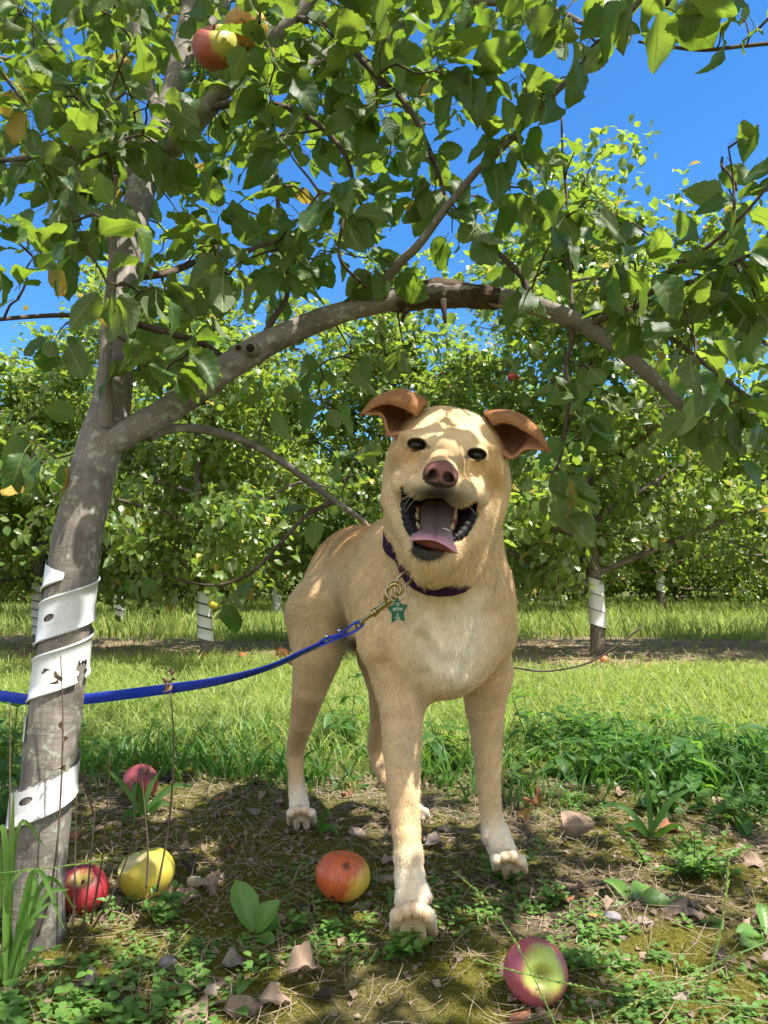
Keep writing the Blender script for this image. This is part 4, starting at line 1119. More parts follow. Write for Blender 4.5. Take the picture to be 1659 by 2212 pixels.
class Field:
    def __init__(self, xs, ys, zs):
        self.xs, self.ys, self.zs = [np.asarray(a, np.float32) for a in (xs, ys, zs)]
        self.F = np.full((len(xs), len(ys), len(zs)), .2, np.float32)

    def region(self, lo, hi):
        r = []
        for a, l, h in zip((self.xs, self.ys, self.zs), lo, hi):
            r.append(slice(max(0, int(np.searchsorted(a, l)) - 1), int(np.searchsorted(a, h)) + 1))
        X = self.xs[r[0]][:, None, None]; Y = self.ys[r[1]][None, :, None]; Z = self.zs[r[2]][None, None, :]
        return tuple(r), X, Y, Z

    def union(self, r, d, k):
        a = self.F[r]
        h = np.clip(.5 + .5 * (a - d) / k, 0, 1)
        self.F[r] = a * (1 - h) + d * h - k * h * (1 - h)

    def cut(self, r, d, k):
        a = self.F[r]; d = -d
        h = np.clip(.5 + .5 * (d - a) / k, 0, 1)
        self.F[r] = a * (1 - h) + d * h + k * h * (1 - h)

    def cap(self, pts, k=.03, cut=False, sq=None):
        """chain of tapered capsules: [(point, radius), ...]; sq: flatten along a unit vector (vector, factor)"""
        A = np.array([p for p, _ in pts], np.float32); m = max(q for _, q in pts) + k + .02
        r, X, Y, Z = self.region(A.min(0) - m, A.max(0) + m)
        best = None
        for (a, ra), (b, rb) in zip(pts[:-1], pts[1:]):
            a, b = np.asarray(a, np.float32), np.asarray(b, np.float32)
            ab = b - a; L2 = float(ab.dot(ab)) + 1e-9
            dx, dy, dz = X - a[0], Y - a[1], Z - a[2]
            t = np.clip((dx * ab[0] + dy * ab[1] + dz * ab[2]) / L2, 0, 1)
            dx, dy, dz = dx - t * ab[0], dy - t * ab[1], dz - t * ab[2]
            d2 = dx * dx + dy * dy + dz * dz
            if sq is not None:
                v, f = sq; q = dx * v[0] + dy * v[1] + dz * v[2]; d2 = d2 + q * q * (f * f - 1)
            d = np.sqrt(d2) - (ra + t * (rb - ra))
            if best is None: best = d
            else:
                kk = np.float32(.006); h = np.clip(.5 + .5 * (best - d) / kk, 0, 1); best = best * (1 - h) + d * h - kk * .5 * h * (1 - h)
        (self.cut if cut else self.union)(r, best.astype(np.float32), k)

    def ell(self, c, rad, k=.03, ax=None, cut=False):
        """ellipsoid with radii along the rows of ax"""
        c = np.asarray(c, np.float32); ax = np.eye(3) if ax is None else np.asarray(ax)
        m = max(rad) + k + .01
        r, X, Y, Z = self.region(c - m, c + m)
        dx, dy, dz = X - c[0], Y - c[1], Z - c[2]
        k0 = 0; k1 = 0
        for v, q in zip(ax, rad):
            p = dx * np.float32(v[0]) + dy * np.float32(v[1]) + dz * np.float32(v[2])
            k0 = k0 + (p / q) ** 2; k1 = k1 + (p / (q * q)) ** 2
        k0 = np.sqrt(k0); k1 = np.sqrt(k1) + 1e-6
        d = k0 * (k0 - 1) / k1
        (self.cut if cut else self.union)(r, d.astype(np.float32), k)


RO = R(9.35)
HU = np.array((math.cos(RO), 0, -math.sin(RO))); HF = np.array((0, -1., 0)); HV = np.array((math.sin(RO), 0, math.cos(RO)))
HAX = (HU, HF, HV)

fx = np.arange(-.25, .245, .0019)
fy = np.concatenate([np.arange(.745, .965, .0016), np.arange(.965, 1.08, .0023), np.arange(1.08, 1.74, .0042)])
fz = np.concatenate([np.arange(-.012, .12, .0018), np.arange(.12, .48, .0034), np.arange(.48, .72, .0016)])
fd = Field(fx, fy, fz)
K = lambda xd, yd, D, r: (P(xd, yd, D), r)
# trunk of the body
fd.cap([((.078, 1.15, .462), .104), ((.052, 1.27, .468), .116), ((.0, 1.40, .482), .104), ((-.047, 1.51, .50), .092), ((-.062, 1.575, .498), .084)], .05)
fd.ell((.055, 1.24, .435), (.105, .15, .110), .05)
fd.ell(P(958, 1345, 1.115), (.088, .085, .108), .045)                      # forechest
fd.ell(P(972, 1405, 1.065), (.034, .04, .05), .04)                        # point of the breastbone
fd.cap([K(985, 1432, 1.038, .013), K(987, 1448, 1.034, .004)], .018)      # tuft
fd.ell(P(905, 1395, 1.068), (.030, .03, .040), .03)                       # breast muscles
fd.ell(P(1030, 1392, 1.095), (.028, .03, .040), .03)
fd.cap([K(884, 1285, 1.043, .014), K(915, 1350, 1.027, .016), K(958, 1414, 1.029, .011)], .013)
fd.cap([K(1012, 1290, 1.058, .013), K(1008, 1350, 1.038, .015), K(996, 1412, 1.030, .010)], .013)
fd.cap([K(1070, 1240, 1.13, .014), K(1062, 1320, 1.12, .016), K(1040, 1400, 1.10, .012)], .025)
fd.ell(P(948, 1425, 1.12), (.056, .06, .050), .035)
# neck: broad, from the skull down into the chest
fd.cap([K(958, 1000, 1.01, .076), K(955, 1120, 1.035, .083), K(960, 1230, 1.09, .091), K(955, 1300, 1.14, .10)], .035)
fd.cap([K(962, 1085, 1.10, .062), K(925, 1185, 1.2, .072), ((.035, 1.3, .525), .066)], .04)    # crest and withers
# shoulders
fd.cap([K(852, 1290, 1.15, .058), K(842, 1390, 1.10, .048), K(866, 1470, 1.11, .037)], .04)
fd.cap([K(1042, 1265, 1.2, .050), K(1052, 1370, 1.17, .046), K(1048, 1452, 1.215, .034)], .035)
# front legs
legA = [K(868, 1470, 1.11, .0406), K(868, 1535, 1.085, .0334), K(868, 1620, 1.065, .0287), K(872, 1720, 1.045, .0241), K(878, 1800, 1.03, .0212), K(882, 1848, 1.022, .0221), K(886, 1895, 1.016, .0214), K(889, 1938, 1.008, .0222)]
fd.cap(legA, .022)
legB = [K(1050, 1455, 1.22, .0450), K(1048, 1530, 1.235, .0344), K(1052, 1610, 1.24, .0262), K(1056, 1700, 1.24, .0218), K(1062, 1765, 1.235, .0205), K(1070, 1800, 1.23, .0238), K(1082, 1830, 1.218, .0222), K(1088, 1842, 1.214, .020)]
fd.cap(legB, .022)
# hind legs
legC = [((-.072, 1.53, .47), .080), K(693, 1330, 1.455, .0728), K(684, 1420, 1.415, .0480), K(668, 1490, 1.425, .0353), K(652, 1560, 1.47, .0250), K(640, 1610, 1.525, .0213), K(637, 1632, 1.535, .0193), K(640, 1690, 1.515, .0172), K(646, 1738, 1.49, .0197), K(650, 1757, 1.465, .0145)]
fd.cap(legC, .045)
legD = [((-.02, 1.58, .47), .08), K(815, 1330, 1.56, .0665), K(822, 1425, 1.5, .0469), K(830, 1490, 1.52, .0333), K(822, 1565, 1.58, .0240), K(812, 1615, 1.635, .0208), K(818, 1650, 1.63, .0188), K(850, 1705, 1.6, .0172), K(885, 1742, 1.575, .0183), K(897, 1752, 1.56, .0145)]
fd.cap(legD, .03)
fd.cap([((-.055, 1.64, .52), .026), ((-.075, 1.70, .46), .024), K(662, 1385, 1.70, .020), K(629, 1428, 1.69, .012)], .03)      # tail hanging behind the thigh
fd.cap([K(775, 1372, 1.36, .024), K(768, 1392, 1.38, .016)], .015)
# paws: four toes each
CLAWS = []


def paw(toes, pad, rpad, rt, bend):
    fd.cap([pad[0] + (rpad,), pad[1] + (rpad * .92,)] if len(pad[0]) == 1 else [(pad[0], rpad), (pad[1], rpad * .92)], .012)
    for a, b, c in toes:
        fd.cap([(a, rt * .95), (b, rt), (c, rt * .85)], .0022)
        d = c - b; d /= np.linalg.norm(d); d[2] -= .35; d /= np.linalg.norm(d)
        CLAWS.append((c + d * rt * .55 + np.array((0, 0, rt * .1)), c + d * rt * .55 + d * rt * 1.1 + np.array((0, 0, -.002)), rt * .36))


def mkpaw(base, heel, xs_, ys_, yd_mid, D0, D1, rt, z1):
    """base pad point, list of toe x (view px) at knuckle / tip"""
    toes = []
    for (xa, ya), (xb, yb) in zip(xs_, ys_):
        k = P(xa, ya, D0); c = G(xb, yb, z1)
        a = np.array(base) * .55 + k * .45
        toes.append((a, k, c))
    paw(toes, (np.array(base), np.array(heel)), .0150, rt, 0)


b = P(889, 1946, 1.006)
mkpaw(b, P(893, 1974, 1.0), [(857, 1976), (878, 1965), (904, 1966), (927, 1978)], [(851, 2012), (874, 2030), (911, 2031), (936, 2014)], 0, .972, .95, .0084, .009)
b = P(1092, 1845, 1.212)
mkpaw(b, P(1098, 1858, 1.205), [(1071, 1856), (1088, 1849), (1108, 1850), (1125, 1859)], [(1072, 1880), (1094, 1891), (1117, 1892), (1132, 1880)], 0, 1.18, 1.2, .0088, .009)
b = P(649, 1748, 1.475)
mkpaw(b, P(650, 1757, 1.47), [(628, 1756), (641, 1749), (659, 1749), (673, 1756)], [(627, 1777), (641, 1785), (662, 1785), (677, 1776)], 0, 1.44, 1.4, .0084, .009)
b = P(898, 1750, 1.56)
mkpaw(b, P(900, 1756, 1.55), [(880, 1752), (895, 1748), (909, 1750), (918, 1754)], [(882, 1764), (898, 1767), (912, 1766), (922, 1761)], 0, 1.535, 1.5, .0084, .009)
fd.cap([K(917, 1915, 1.005, .007), K(925, 1938, 1.0, .0065)], .006)      # dewclaw
fd.cap([K(1053, 1800, 1.22, .007), K(1053, 1815, 1.215, .0065)], .006)

# head
C = C7
fd.ell(C(665, 530, .995), (.045, .076, .0445), .024, HAX)
fd.ell(C(862, 566, .995), (.045, .076, .0445), .024, HAX)
fd.ell(C(748, 670, .995), (.0755, .062, .050), .022, HAX)
fd.ell(C(455, 790, .99), (.028, .042, .042), .026, HAX)
fd.ell(C(1005, 860, .99), (.029, .042, .042), .026, HAX)
fd.ell(C(540, 468, .921), (.024, .018, .0095), .024, HAX)                 # brows
fd.ell(C(945, 525, .921), (.024, .018, .0095), .024, HAX)
fd.ell(C(500, 612, .943), (.023, .026, .014), .032, HAX)                   # under the eyes
fd.ell(C(962, 680, .943), (.023, .026, .014), .032, HAX)
fd.ell(C(728, 570, .928), (.024, .045, .020), .026, HAX)                  # stop
fd.cap([(C(724, 630, .925), .031), (C(706, 684, .868), .0245), (C(697, 718, .834), .0190)], .016)
fd.ell(C(572, 796, .862), (.0205, .032, .0175), .011, HAX)                  # lips left and right
fd.ell(C(815, 838, .862), (.0210, .032, .0185), .011, HAX)
fd.ell(C(690, 815, .838), (.021, .016, .014), .012, HAX)
fd.ell(C(480, 768, .928), (.016, .03, .020), .018, HAX)
fd.ell(C(904, 832, .928), (.016, .03, .020), .018, HAX)
fd.cap([(C(400, 880, .965), .022), (C(470, 1060, .935), .019), (C(540, 1210, .90), .015), (C(610, 1258, .878), .0135)], .016)
fd.cap([(C(1005, 960, .965), .022), (C(880, 1100, .935), .02), (C(750, 1230, .90), .016), (C(650, 1262, .878), .0135)], .016)
fd.cap([(C(612, 1240, .878), .014), (C(690, 1246, .88), .012)], .012)
fd.cap([(C(630, 1330, .905), .024), (C(700, 1250, .97), .06)], .03)
# folds beside the mouth
fd.cap([(C(395, 720, .912), .006), (C(405, 800, .912), .009), (C(430, 860, .918), .005)], .012)
fd.cap([(C(955, 820, .912), .006), (C(970, 880, .912), .010), (C(945, 960, .92), .006)], .012)
fd.cap([(C(860, 720, .893), .005), (C(890, 800, .886), .006), (C(900, 860, .886), .005)], .008)
def surf(xd, yd, d0=.85, d1=1.35):
    for D_ in np.arange(d0, d1, .001):
        q_ = P(xd, yd, D_)
        if fd.F[np.searchsorted(fd.xs, q_[0]), np.searchsorted(fd.ys, q_[1]), np.searchsorted(fd.zs, q_[2])] < .002: return D_
    return d1


# furrows of the chest and shoulders
for line, rad, out in (([(968, 1285), (970, 1340), (975, 1400)], .011, .006), ([(872, 1325), (900, 1385), (938, 1425), (972, 1446)], .011, .006), ([(1056, 1325), (1036, 1385), (1012, 1425), (998, 1446)], .011, .006),
                       ([(915, 1500), (878, 1425), (838, 1350), (822, 1290)], .013, .008), ([(1008, 1480), (1030, 1440), (1062, 1380), (1078, 1310)], .012, .008), ([(800, 1330), (806, 1400), (822, 1460)], .012, .008), ([(866, 1255), (850, 1230), (838, 1190)], .010, .006)):
    pts_ = [P(a, b, surf(a, b) - out) for a, b in crom(line, 9)]
    fd.cap([(q_, rad * (.5 if i in (0, 8) else 1)) for i, q_ in enumerate(pts_)], .014, True)
# open mouth: everything inside this outline, back to the throat
MOUTH = [(432, 806), (446, 840), (486, 884), (545, 902), (600, 884), (655, 868), (715, 884), (765, 932), (832, 962), (900, 940), (938, 902), (925, 960), (890, 1040), (850, 1108), (785, 1152), (735, 1212), (620, 1222), (520, 1190), (505, 1105), (478, 1055), (458, 980), (440, 890)]


def poly_sd(x, y, poly):
    d = np.full(x.shape, 1e9, np.float32); n = len(poly); ins = np.zeros(x.shape, bool)
    for i in range(n):
        x1, y1 = poly[i]; x2, y2 = poly[(i + 1) % n]; ex_, ey = x2 - x1, y2 - y1
        t = np.clip(((x - x1) * ex_ + (y - y1) * ey) / (ex_ * ex_ + ey * ey), 0, 1)
        d = np.minimum(d, np.hypot(x - x1 - t * ex_, y - y1 - t * ey))
        ins ^= ((y1 > y) != (y2 > y)) & (x < (x2 - x1) * (y - y1) / ((y2 - y1) if y2 != y1 else 1e-9) + x1)
    return np.where(ins, -d, d)


def to_c7(X, Y, Z):
    f = Y * CP + (Z - CAM_Z) * SP; u = -Y * SP + (Z - CAM_Z) * CP
    xd = (384 + FPX * X / f) * 1659 / 768; yd = (512 - FPX * u / f) * 1659 / 768
    return (xd / .6636 - 1100) * 1659 / 800, (yd / .6636 - 1200) * 1866 / 900


lo = C(680, 1000, .9) - .075; hi = C(680, 1000, .9) + .075
r_, X, Y, Z = fd.region((lo[0], .80, lo[2]), (hi[0], .985, hi[2]))
cx, cy = to_c7(X, Y, Z)
sd = poly_sd(cx, cy, MOUTH) * (Y / 4990.)
# outer side wedges stay shallow so that the cheeks keep their substance
back = .972 - .0014 * np.maximum(np.abs(cx - 670) - 130, 0) * .18
fd.cut(r_, np.maximum(sd, Y - back).astype(np.float32), .004)
# eyes: lids round an almond opening, at the depth of the face there
EYES = []
for (ex_, ey) in ((533, 509), (940, 577)):
    for D_ in np.arange(.84, 1.0, .0005):
        q_ = C(ex_, ey, D_)
        if fd.F[np.searchsorted(fd.xs, q_[0]), np.searchsorted(fd.ys, q_[1]), np.searchsorted(fd.zs, q_[2])] < .0012: break
    e = C(ex_, ey, D_); EYES.append(e)
    lid = [(e + HU * math.cos(a) * .0116 + np.array(HV) * math.sin(a) * (.0070 if math.sin(a) > 0 else .0062) + np.array((0, .0010 + .004 * abs(math.cos(a)), 0)), .0034 if math.sin(a) > .2 else .0028) for a in np.linspace(0, 2 * np.pi, 25)]
    fd.cap(lid, .004)
    fd.ell(e + np.array((0, -.006, 0)), (.0101, .024, .0058), .0018, HAX, cut=True)
hd_w = sst(-fd.ys, -1.06, -.98)[None, :, None] * sst(fd.zs, .49, .53)[None, None, :]
fd.F += (.0030 * (1 - hd_w) + .0012 * hd_w).astype(np.float32) * np.clip((fd.zs - .05) / .05, .25, 1)[None, None, :].astype(np.float32)
bV, bQ = surface_nets(fd.F, fd.xs, fd.ys, fd.zs)
# keep the largest piece only
lab = np.arange(len(bV))
for _ in range(400):
    m = lab[bQ].min(1); new = lab.copy()
    for k in range(4): np.minimum.at(new, bQ[:, k], m)
    new = new[new]
    if (new == lab).all(): break
    lab = new
main = np.bincount(lab).argmax(); keepv = lab == main
remap = np.cumsum(keepv) - 1; bQ = remap[bQ[keepv[bQ[:, 0]]]]; bV = bV[keepv]
bV = smooth_mesh(bV, bQ, 3)
del fd

# coat colours, by place on the body, with some face shading painted in
cx, cy = to_c7(bV[:, 0], bV[:, 1], bV[:, 2])


def blob(c, r, p=2.):
    c = np.asarray(c)
    r = np.asarray(r, float)
    return np.exp(-(((bV - c) / r) ** 2).sum(1) ** (p / 2))


def cblob(x, y, rx, ry, dmax=1.02):
    return np.exp(-(((cx - x) / rx) ** 2 + ((cy - y) / ry) ** 2)) * (bV[:, 1] < dmax)


col = np.tile(np.array((.70, .51, .28)), (len(bV), 1))


def paint(mask, c):
    global col
    mask = np.clip(mask, 0, 1)[:, None]
    col = col * (1 - mask) + np.array(c) * mask


paint(sst(bV[:, 2], .46, .62) * sst(bV[:, 1], 1.18, 1.35) * .95, (.56, .285, .085))
paint(sst(bV[:, 1], 1.3, 1.5) * (1 - sst(bV[:, 2], .30, .5)) * .7, (.50, .32, .155))
paint(blob(P(968, 1375, 1.04), (.052, .09, .085), 3) * 1.0, (.92, .83, .66))
paint(blob(P(1000, 1340, 1.04), (.04, .07, .06)) * .8, (.90, .80, .62))
paint(blob(P(900, 1330, 1.04), (.035, .07, .06)) * .7, (.84, .70, .48))
paint(blob(P(985, 1440, 1.03), (.015, .03, .02)), (.85, .78, .65))
paint(cblob(620, 1360, 130, 70, 1.0), (.72, .55, .30))
paint(cblob(760, 560, 330, 330, .99) * .55, (.70, .50, .25))
for x_, y_, rx_, ry_, k_, c_ in ((400, 620, 80, 130, .75, (.50, .29, .10)), (1085, 730, 80, 140, .75, (.50, .29, .10)), (470, 585, 60, 45, .6, (.46, .27, .10)), (985, 660, 60, 50, .6, (.46, .27, .10)), (430, 430, 90, 70, .55, (.52, .31, .12)), (1060, 520, 90, 80, .55, (.52, .31, .12)),
                                 (600, 600, 50, 60, .55, (.44, .26, .10)), (835, 640, 50, 60, .6, (.44, .26, .10)), (640, 420, 80, 60, .35, (.78, .60, .36)), (850, 450, 80, 60, .35, (.78, .60, .36))):
    paint(cblob(x_, y_, rx_, ry_, .985) * k_, c_)  # darker cheeks and eye surrounds, paler brows: shading of the face painted in
paint(cblob(800, 322, 90, 55) * .45, (.42, .19, .07))
paint(cblob(735, 590, 75, 60) * .6, (.66, .40, .17))
paint(cblob(692, 612, 110, 40) * .5, (.42, .30, .17))
paint(cblob(470, 860, 110, 60, .93) * .7, (.68, .54, .34))
paint(cblob(545, 840, 90, 60, .9) * .8, (.64, .5, .32))
paint(cblob(860, 890, 90, 70, .9) * .8, (.66, .53, .36))
paint(cblob(980, 900, 50, 110, .93) * .7, (.68, .54, .34))
paint(cblob(420, 720, 50, 130, .95) * .6, (.70, .56, .36))
for e in ((500, 590), (900, 700)): paint(cblob(e[0], e[1], 80, 60, .95) * .5, (.60, .38, .16))
paint(cblob(680, 862, 215, 70, .9) * .85, (.27, .22, .17))
paint(cblob(690, 850, 150, 66, .9) * 1.0, (.16, .13, .105))
paint(cblob(680, 842, 110, 50, .9) * 1.1, (.07, .06, .053))
paint(cblob(672, 850, 92, 42, .9) * 1.3, (.02, .017, .016))
paint(cblob(790, 905, 80, 45, .9) * .6, (.22, .18, .15))
paint(cblob(570, 880, 60, 25, .9) * .6, (.22, .17, .13))
paint((np.linalg.norm((bV - C(694, 712, .826)) / np.array((1.15, 1., .85)), axis=1) < .0185).astype(float), (.012, .008, .008))
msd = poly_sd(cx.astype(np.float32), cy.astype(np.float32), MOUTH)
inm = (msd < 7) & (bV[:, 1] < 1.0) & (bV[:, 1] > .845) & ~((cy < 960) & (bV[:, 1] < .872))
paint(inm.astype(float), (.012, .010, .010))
mouth_mask = (msd < 9) & (bV[:, 1] < 1.0)
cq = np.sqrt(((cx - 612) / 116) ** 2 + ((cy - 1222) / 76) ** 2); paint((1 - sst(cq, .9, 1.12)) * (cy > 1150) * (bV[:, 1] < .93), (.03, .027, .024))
eye_mask = np.zeros(len(bV), bool)
for ex_, ey, s in ((533, 509, 1), (940, 577, -1)):
    dx, dy = (cx - ex_), (cy - ey); u = dx * .9867 + dy * .1624; v = -dx * .1624 + dy * .9867
    q = np.sqrt((u / 64) ** 2 + (v / 40) ** 2)
    paint((1 - sst(q, 1.0, 1.2)) * (bV[:, 1] < .96), (.012, .010, .009)); eye_mask |= (q < 1.1) & (bV[:, 1] < .96)
    ci = ex_ + 78 * s; paint(cblob(ci, ey + 20, 20, 12, .95) * .9, (.06, .045, .035))
    paint(cblob(ex_, ey - 52, 70, 16, .95) * .45, (.72, .56, .36))
# legs and paws
leg = 1 - sst(bV[:, 2], .26, .36)
paint(leg * .6, (.64, .46, .26))
for p_, r in (((P(888, 1935, 1.0)), (.06, .08, .05)), ((P(1095, 1835, 1.2)), (.06, .09, .045)), ((P(650, 1750, 1.45)), (.05, .08, .05)), (P(900, 1752, 1.55), (.05, .08, .03))):
    paint(blob(p_, r, 4) * .85, (.84, .75, .60))
for p_ in (P(866, 1985, .97), P(890, 1976, .975), P(915, 1982, .97), P(1110, 1862, 1.18), P(1090, 1860, 1.18), P(640, 1760, 1.44), P(662, 1760, 1.44)):
    paint(blob(p_, (.011, .02, .016)) * .75, (.60, .37, .17))
paint(blob(P(878, 1600, 1.04), (.02, .05, .05)) * .3, (.40, .33, .27))
paint(blob(P(905, 1508, 1.08), (.010, .03, .022)) * .6, (.20, .14, .10))
paint(blob(P(990, 1478, 1.12), (.03, .05, .012)) * .4, (.28, .2, .14))
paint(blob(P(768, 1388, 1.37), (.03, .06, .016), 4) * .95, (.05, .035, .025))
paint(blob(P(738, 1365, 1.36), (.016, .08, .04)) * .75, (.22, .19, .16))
v = fbm(bV[:, 0] * 60 + bV[:, 1] * 22, bV[:, 2] * 60 - bV[:, 1] * 31, 3, 4)
col = col * (.86 + .28 * v)[:, None]

t = NT('dog_coat')
ob = t.node('TexCoord').outputs['Object']
nz = t.noise(t.mapping(ob, (1, 1, .35)), 260, 3, .6)
c = t.mix(t.math('MULTIPLY', nz, .6), t.attr('col', 0), t.mix(.55, t.attr('col', 0), (.1, .06, .03)))
M['coat'] = t.done(t.bsdf(c, .75, .2, t.bump(nz, .35, .002)))
t = NT('dog_hair')
M['hair'] = t.done(t.bsdf(t.attr('col', 0), .52, .35, None, 0., {'Sheen Weight': .15}))

DOG = empty('dog', (.03, 1.25, 0), 'tan dog with rust-brown folded ears and open mouth standing under the apple tree', 'dog')
body_me = npmesh('body', bV, bQ, None, {'col': col}, M['coat'])
BODY_W = bV.copy()
obj('body', body_me, DOG)
BVH = BVHTree.FromPolygons([tuple(v) for v in bV.tolist()], bQ.tolist())

# ears: a sheet that rises, folds over and hangs its free edge forward; columns run from the skull to the tip
def ear(cols, flip):
    G_ = np.array([[C(x, y, d) for x, y, d in c] for c in cols])            # (ncol, nrow, 3)
    m, n = 30, 26
    a = np.stack([crom(G_[:, j], m) for j in range(G_.shape[1])], 1)
    S = np.stack([crom(a[i], n) for i in range(m)], 0)
    du = np.gradient(S, axis=0); dv = np.gradient(S, axis=1)
    N = np.cross(du, dv); N /= np.linalg.norm(N, axis=2)[:, :, None] + 1e-9
    th = .0015 * np.ones((m, n)); th[-4:] *= .7; th[:, -2:] *= .6
    A, B = S + N * th[..., None], S - N * th[..., None]
    V = np.vstack([A.reshape(-1, 3), B.reshape(-1, 3)]); Q = grid_faces(m, n); k = m * n
    rim = [i * n for i in range(m)] + [(m - 1) * n + j for j in range(1, n)] + [i * n + n - 1 for i in range(m - 2, -1, -1)] + [j for j in range(n - 2, 0, -1)]
    R_ = np.array([(rim[i], rim[(i + 1) % len(rim)], rim[(i + 1) % len(rim)] + k, rim[i] + k) for i in range(len(rim))])
    Q = np.vstack([Q, Q[:, ::-1] + k, R_])
    rowf = np.tile(np.linspace(0, 1, n), m)
    colf = np.repeat(np.linspace(0, 1, m), n)
    inner = np.where(sst(rowf, .60, .72)[:, None] > .5, np.array((.34, .16, .06)), np.array((.40, .20, .12)))
    inner = np.where((rowf < .25)[:, None], np.array((.52, .29, .14)), inner)
    inner = inner * (.75 + .5 * fbm(colf * 22, rowf * 14, 4, 3))[:, None]
    outer = np.array((.32, .15, .055)) * (.85 + .3 * fbm(colf * 30, rowf * 20, 9, 3))[:, None]
    c = np.vstack([outer, inner]) if flip else np.vstack([inner, outer])
    V2 = smooth_mesh(V, Q, 1, .3)
    return V2, Q, c


EARS = []
earL = [[(560, 400, .962), (560, 380, .985), (556, 300, .985), (600, 232, .965), (566, 268, .948), (530, 318, .943)],
        [(470, 425, .955), (470, 400, .99), (480, 280, 1.0), (545, 188, .972), (520, 222, .94), (476, 284, .935)],
        [(410, 440, .952), (400, 410, .995), (400, 270, 1.01), (440, 150, .98), (420, 190, .935), (388, 246, .93)],
        [(350, 455, .95), (342, 400, .99), (320, 270, 1.0), (340, 164, .975), (330, 200, .935), (312, 240, .93)],
        [(330, 420, .948), (316, 370, .975), (282, 270, .98), (262, 200, .965), (262, 224, .935), (258, 256, .93)],
        [(300, 320, .945), (280, 300, .955), (245, 262, .955), (215, 238, .945), (214, 256, .935), (214, 280, .93)],
        [(182, 306, .932), (176, 300, .935), (170, 296, .935), (164, 298, .935), (162, 305, .932), (166, 314, .93)]]
earR = [[(1010, 470, .962), (1010, 440, .985), (1010, 370, .985), (985, 300, .965), (1015, 332, .948), (1046, 384, .943)],
        [(1075, 540, .955), (1080, 500, .99), (1085, 390, 1.0), (1075, 288, .972), (1092, 320, .94), (1110, 366, .935)],
        [(1130, 590, .952), (1140, 540, .995), (1160, 420, 1.01), (1165, 296, .98), (1176, 332, .935), (1190, 384, .93)],
        [(1170, 608, .95), (1195, 560, .99), (1225, 440, 1.0), (1245, 326, .975), (1250, 365, .935), (1258, 420, .93)],
        [(1205, 590, .948), (1238, 550, .975), (1280, 460, .98), (1310, 372, .965), (1316, 410, .935), (1322, 458, .93)],
        [(1262, 545, .945), (1284, 520, .955), (1320, 470, .955), (1365, 428, .945), (1370, 462, .935), (1366, 500, .93)],
        [(1408, 552, .932), (1412, 548, .935), (1418, 544, .935), (1422, 550, .935), (1420, 558, .932), (1416, 566, .93)]]
for cols, fl in ((earL, True), (earR, False)):
    V, Q, c = ear(cols, fl)
    EARS.append((V, Q, c))
    o = obj('ear', npmesh('ear', V, Q, None, {'col': c}, M['coat']), DOG)

# nose
nf = Field(np.arange(-.06, .09, .0011), np.arange(.78, .87, .0011), np.arange(.54, .70, .0011))
nc = C(694, 706, .826)
nf.ell(nc, (.0192, .0135, .0138), .004, HAX)
nf.ell(C(640, 722, .822), (.0098, .010, .0088), .006, HAX)
nf.ell(C(752, 744, .822), (.0098, .010, .0088), .006, HAX)
nf.ell(C(690, 762, .823), (.011, .009, .0075), .006, HAX)
for x, y, s in ((640, 712, -1), (745, 730, 1)):
    nf.cap([(C(x - 2 * s, y - 10, .812), .0048), (C(x - 6 * s, y + 8, .813), .0050), (C(x + 48 * s, y + 30, .823), .0030)], .002, True)
    nf.cap([(C(x, y - 5, .82), .0042), (C(x, y + 4, .832), .004)], .002, True)
nf.cap([(C(692, 735, .808), .0011), (C(680, 800, .811), .0014)], .0015, True)
nV, nQ = surface_nets(nf.F, nf.xs, nf.ys, nf.zs); nV = smooth_mesh(nV, nQ, 2)
nx_, ny_ = to_c7(nV[:, 0], nV[:, 1], nV[:, 2])
nc_ = np.tile(np.array((.165, .066, .052)), (len(nV), 1))
low = np.clip((ny_ - (752 + (nx_ - 694) * .16)) / 26, 0, 1)[:, None]; nc_ = nc_ * (1 - low) + np.array((.035, .022, .02)) * low
rimm = np.clip((np.abs((nx_ - 694)) - 96) / 18, 0, 1)[:, None]; nc_ = nc_ * (1 - rimm * .7) + np.array((.06, .035, .03)) * rimm * .7
for x, y in ((640, 714), (747, 733)):
    d = np.exp(-(((nx_ - x) / 30) ** 2 + ((ny_ - y) / 30) ** 2) * 1.0)[:, None]; nc_ = nc_ * (1 - d * .9) + np.array((.02, .012, .011)) * d * .9
for x, y, s_ in ((640, 712, -1), (745, 732, 1)):
    d = np.exp(-(((nx_ - x - 34 * s_) / 20) ** 2 + ((ny_ - y - 22) / 9) ** 2))[:, None]; nc_ = nc_ * (1 - d * .85) + np.array((.02, .012, .011)) * d * .85
d = (np.exp(-((nx_ - 690 + (ny_ - 735) * .14) / 5) ** 2) * (ny_ > 735))[:, None]; nc_ = nc_ * (1 - d * .7) + np.array((.02, .012, .011)) * d * .7
nc_ *= (.8 + .4 * fbm(nx_ / 9, ny_ / 9, 5, 3))[:, None]
t = NT('nose_leather')
ob = t.node('TexCoord').outputs['Object']
vo = t.node('TexVoronoi', {'Vector': ob, 'Scale': 900.})
M['nose'] = t.done(t.bsdf(t.attr('col', 0), .42, .4, t.bump(vo.outputs[0], .35, .0006)))
obj('nose', npmesh('nose', nV, nQ, None, {'col': nc_}, M['nose']), DOG)

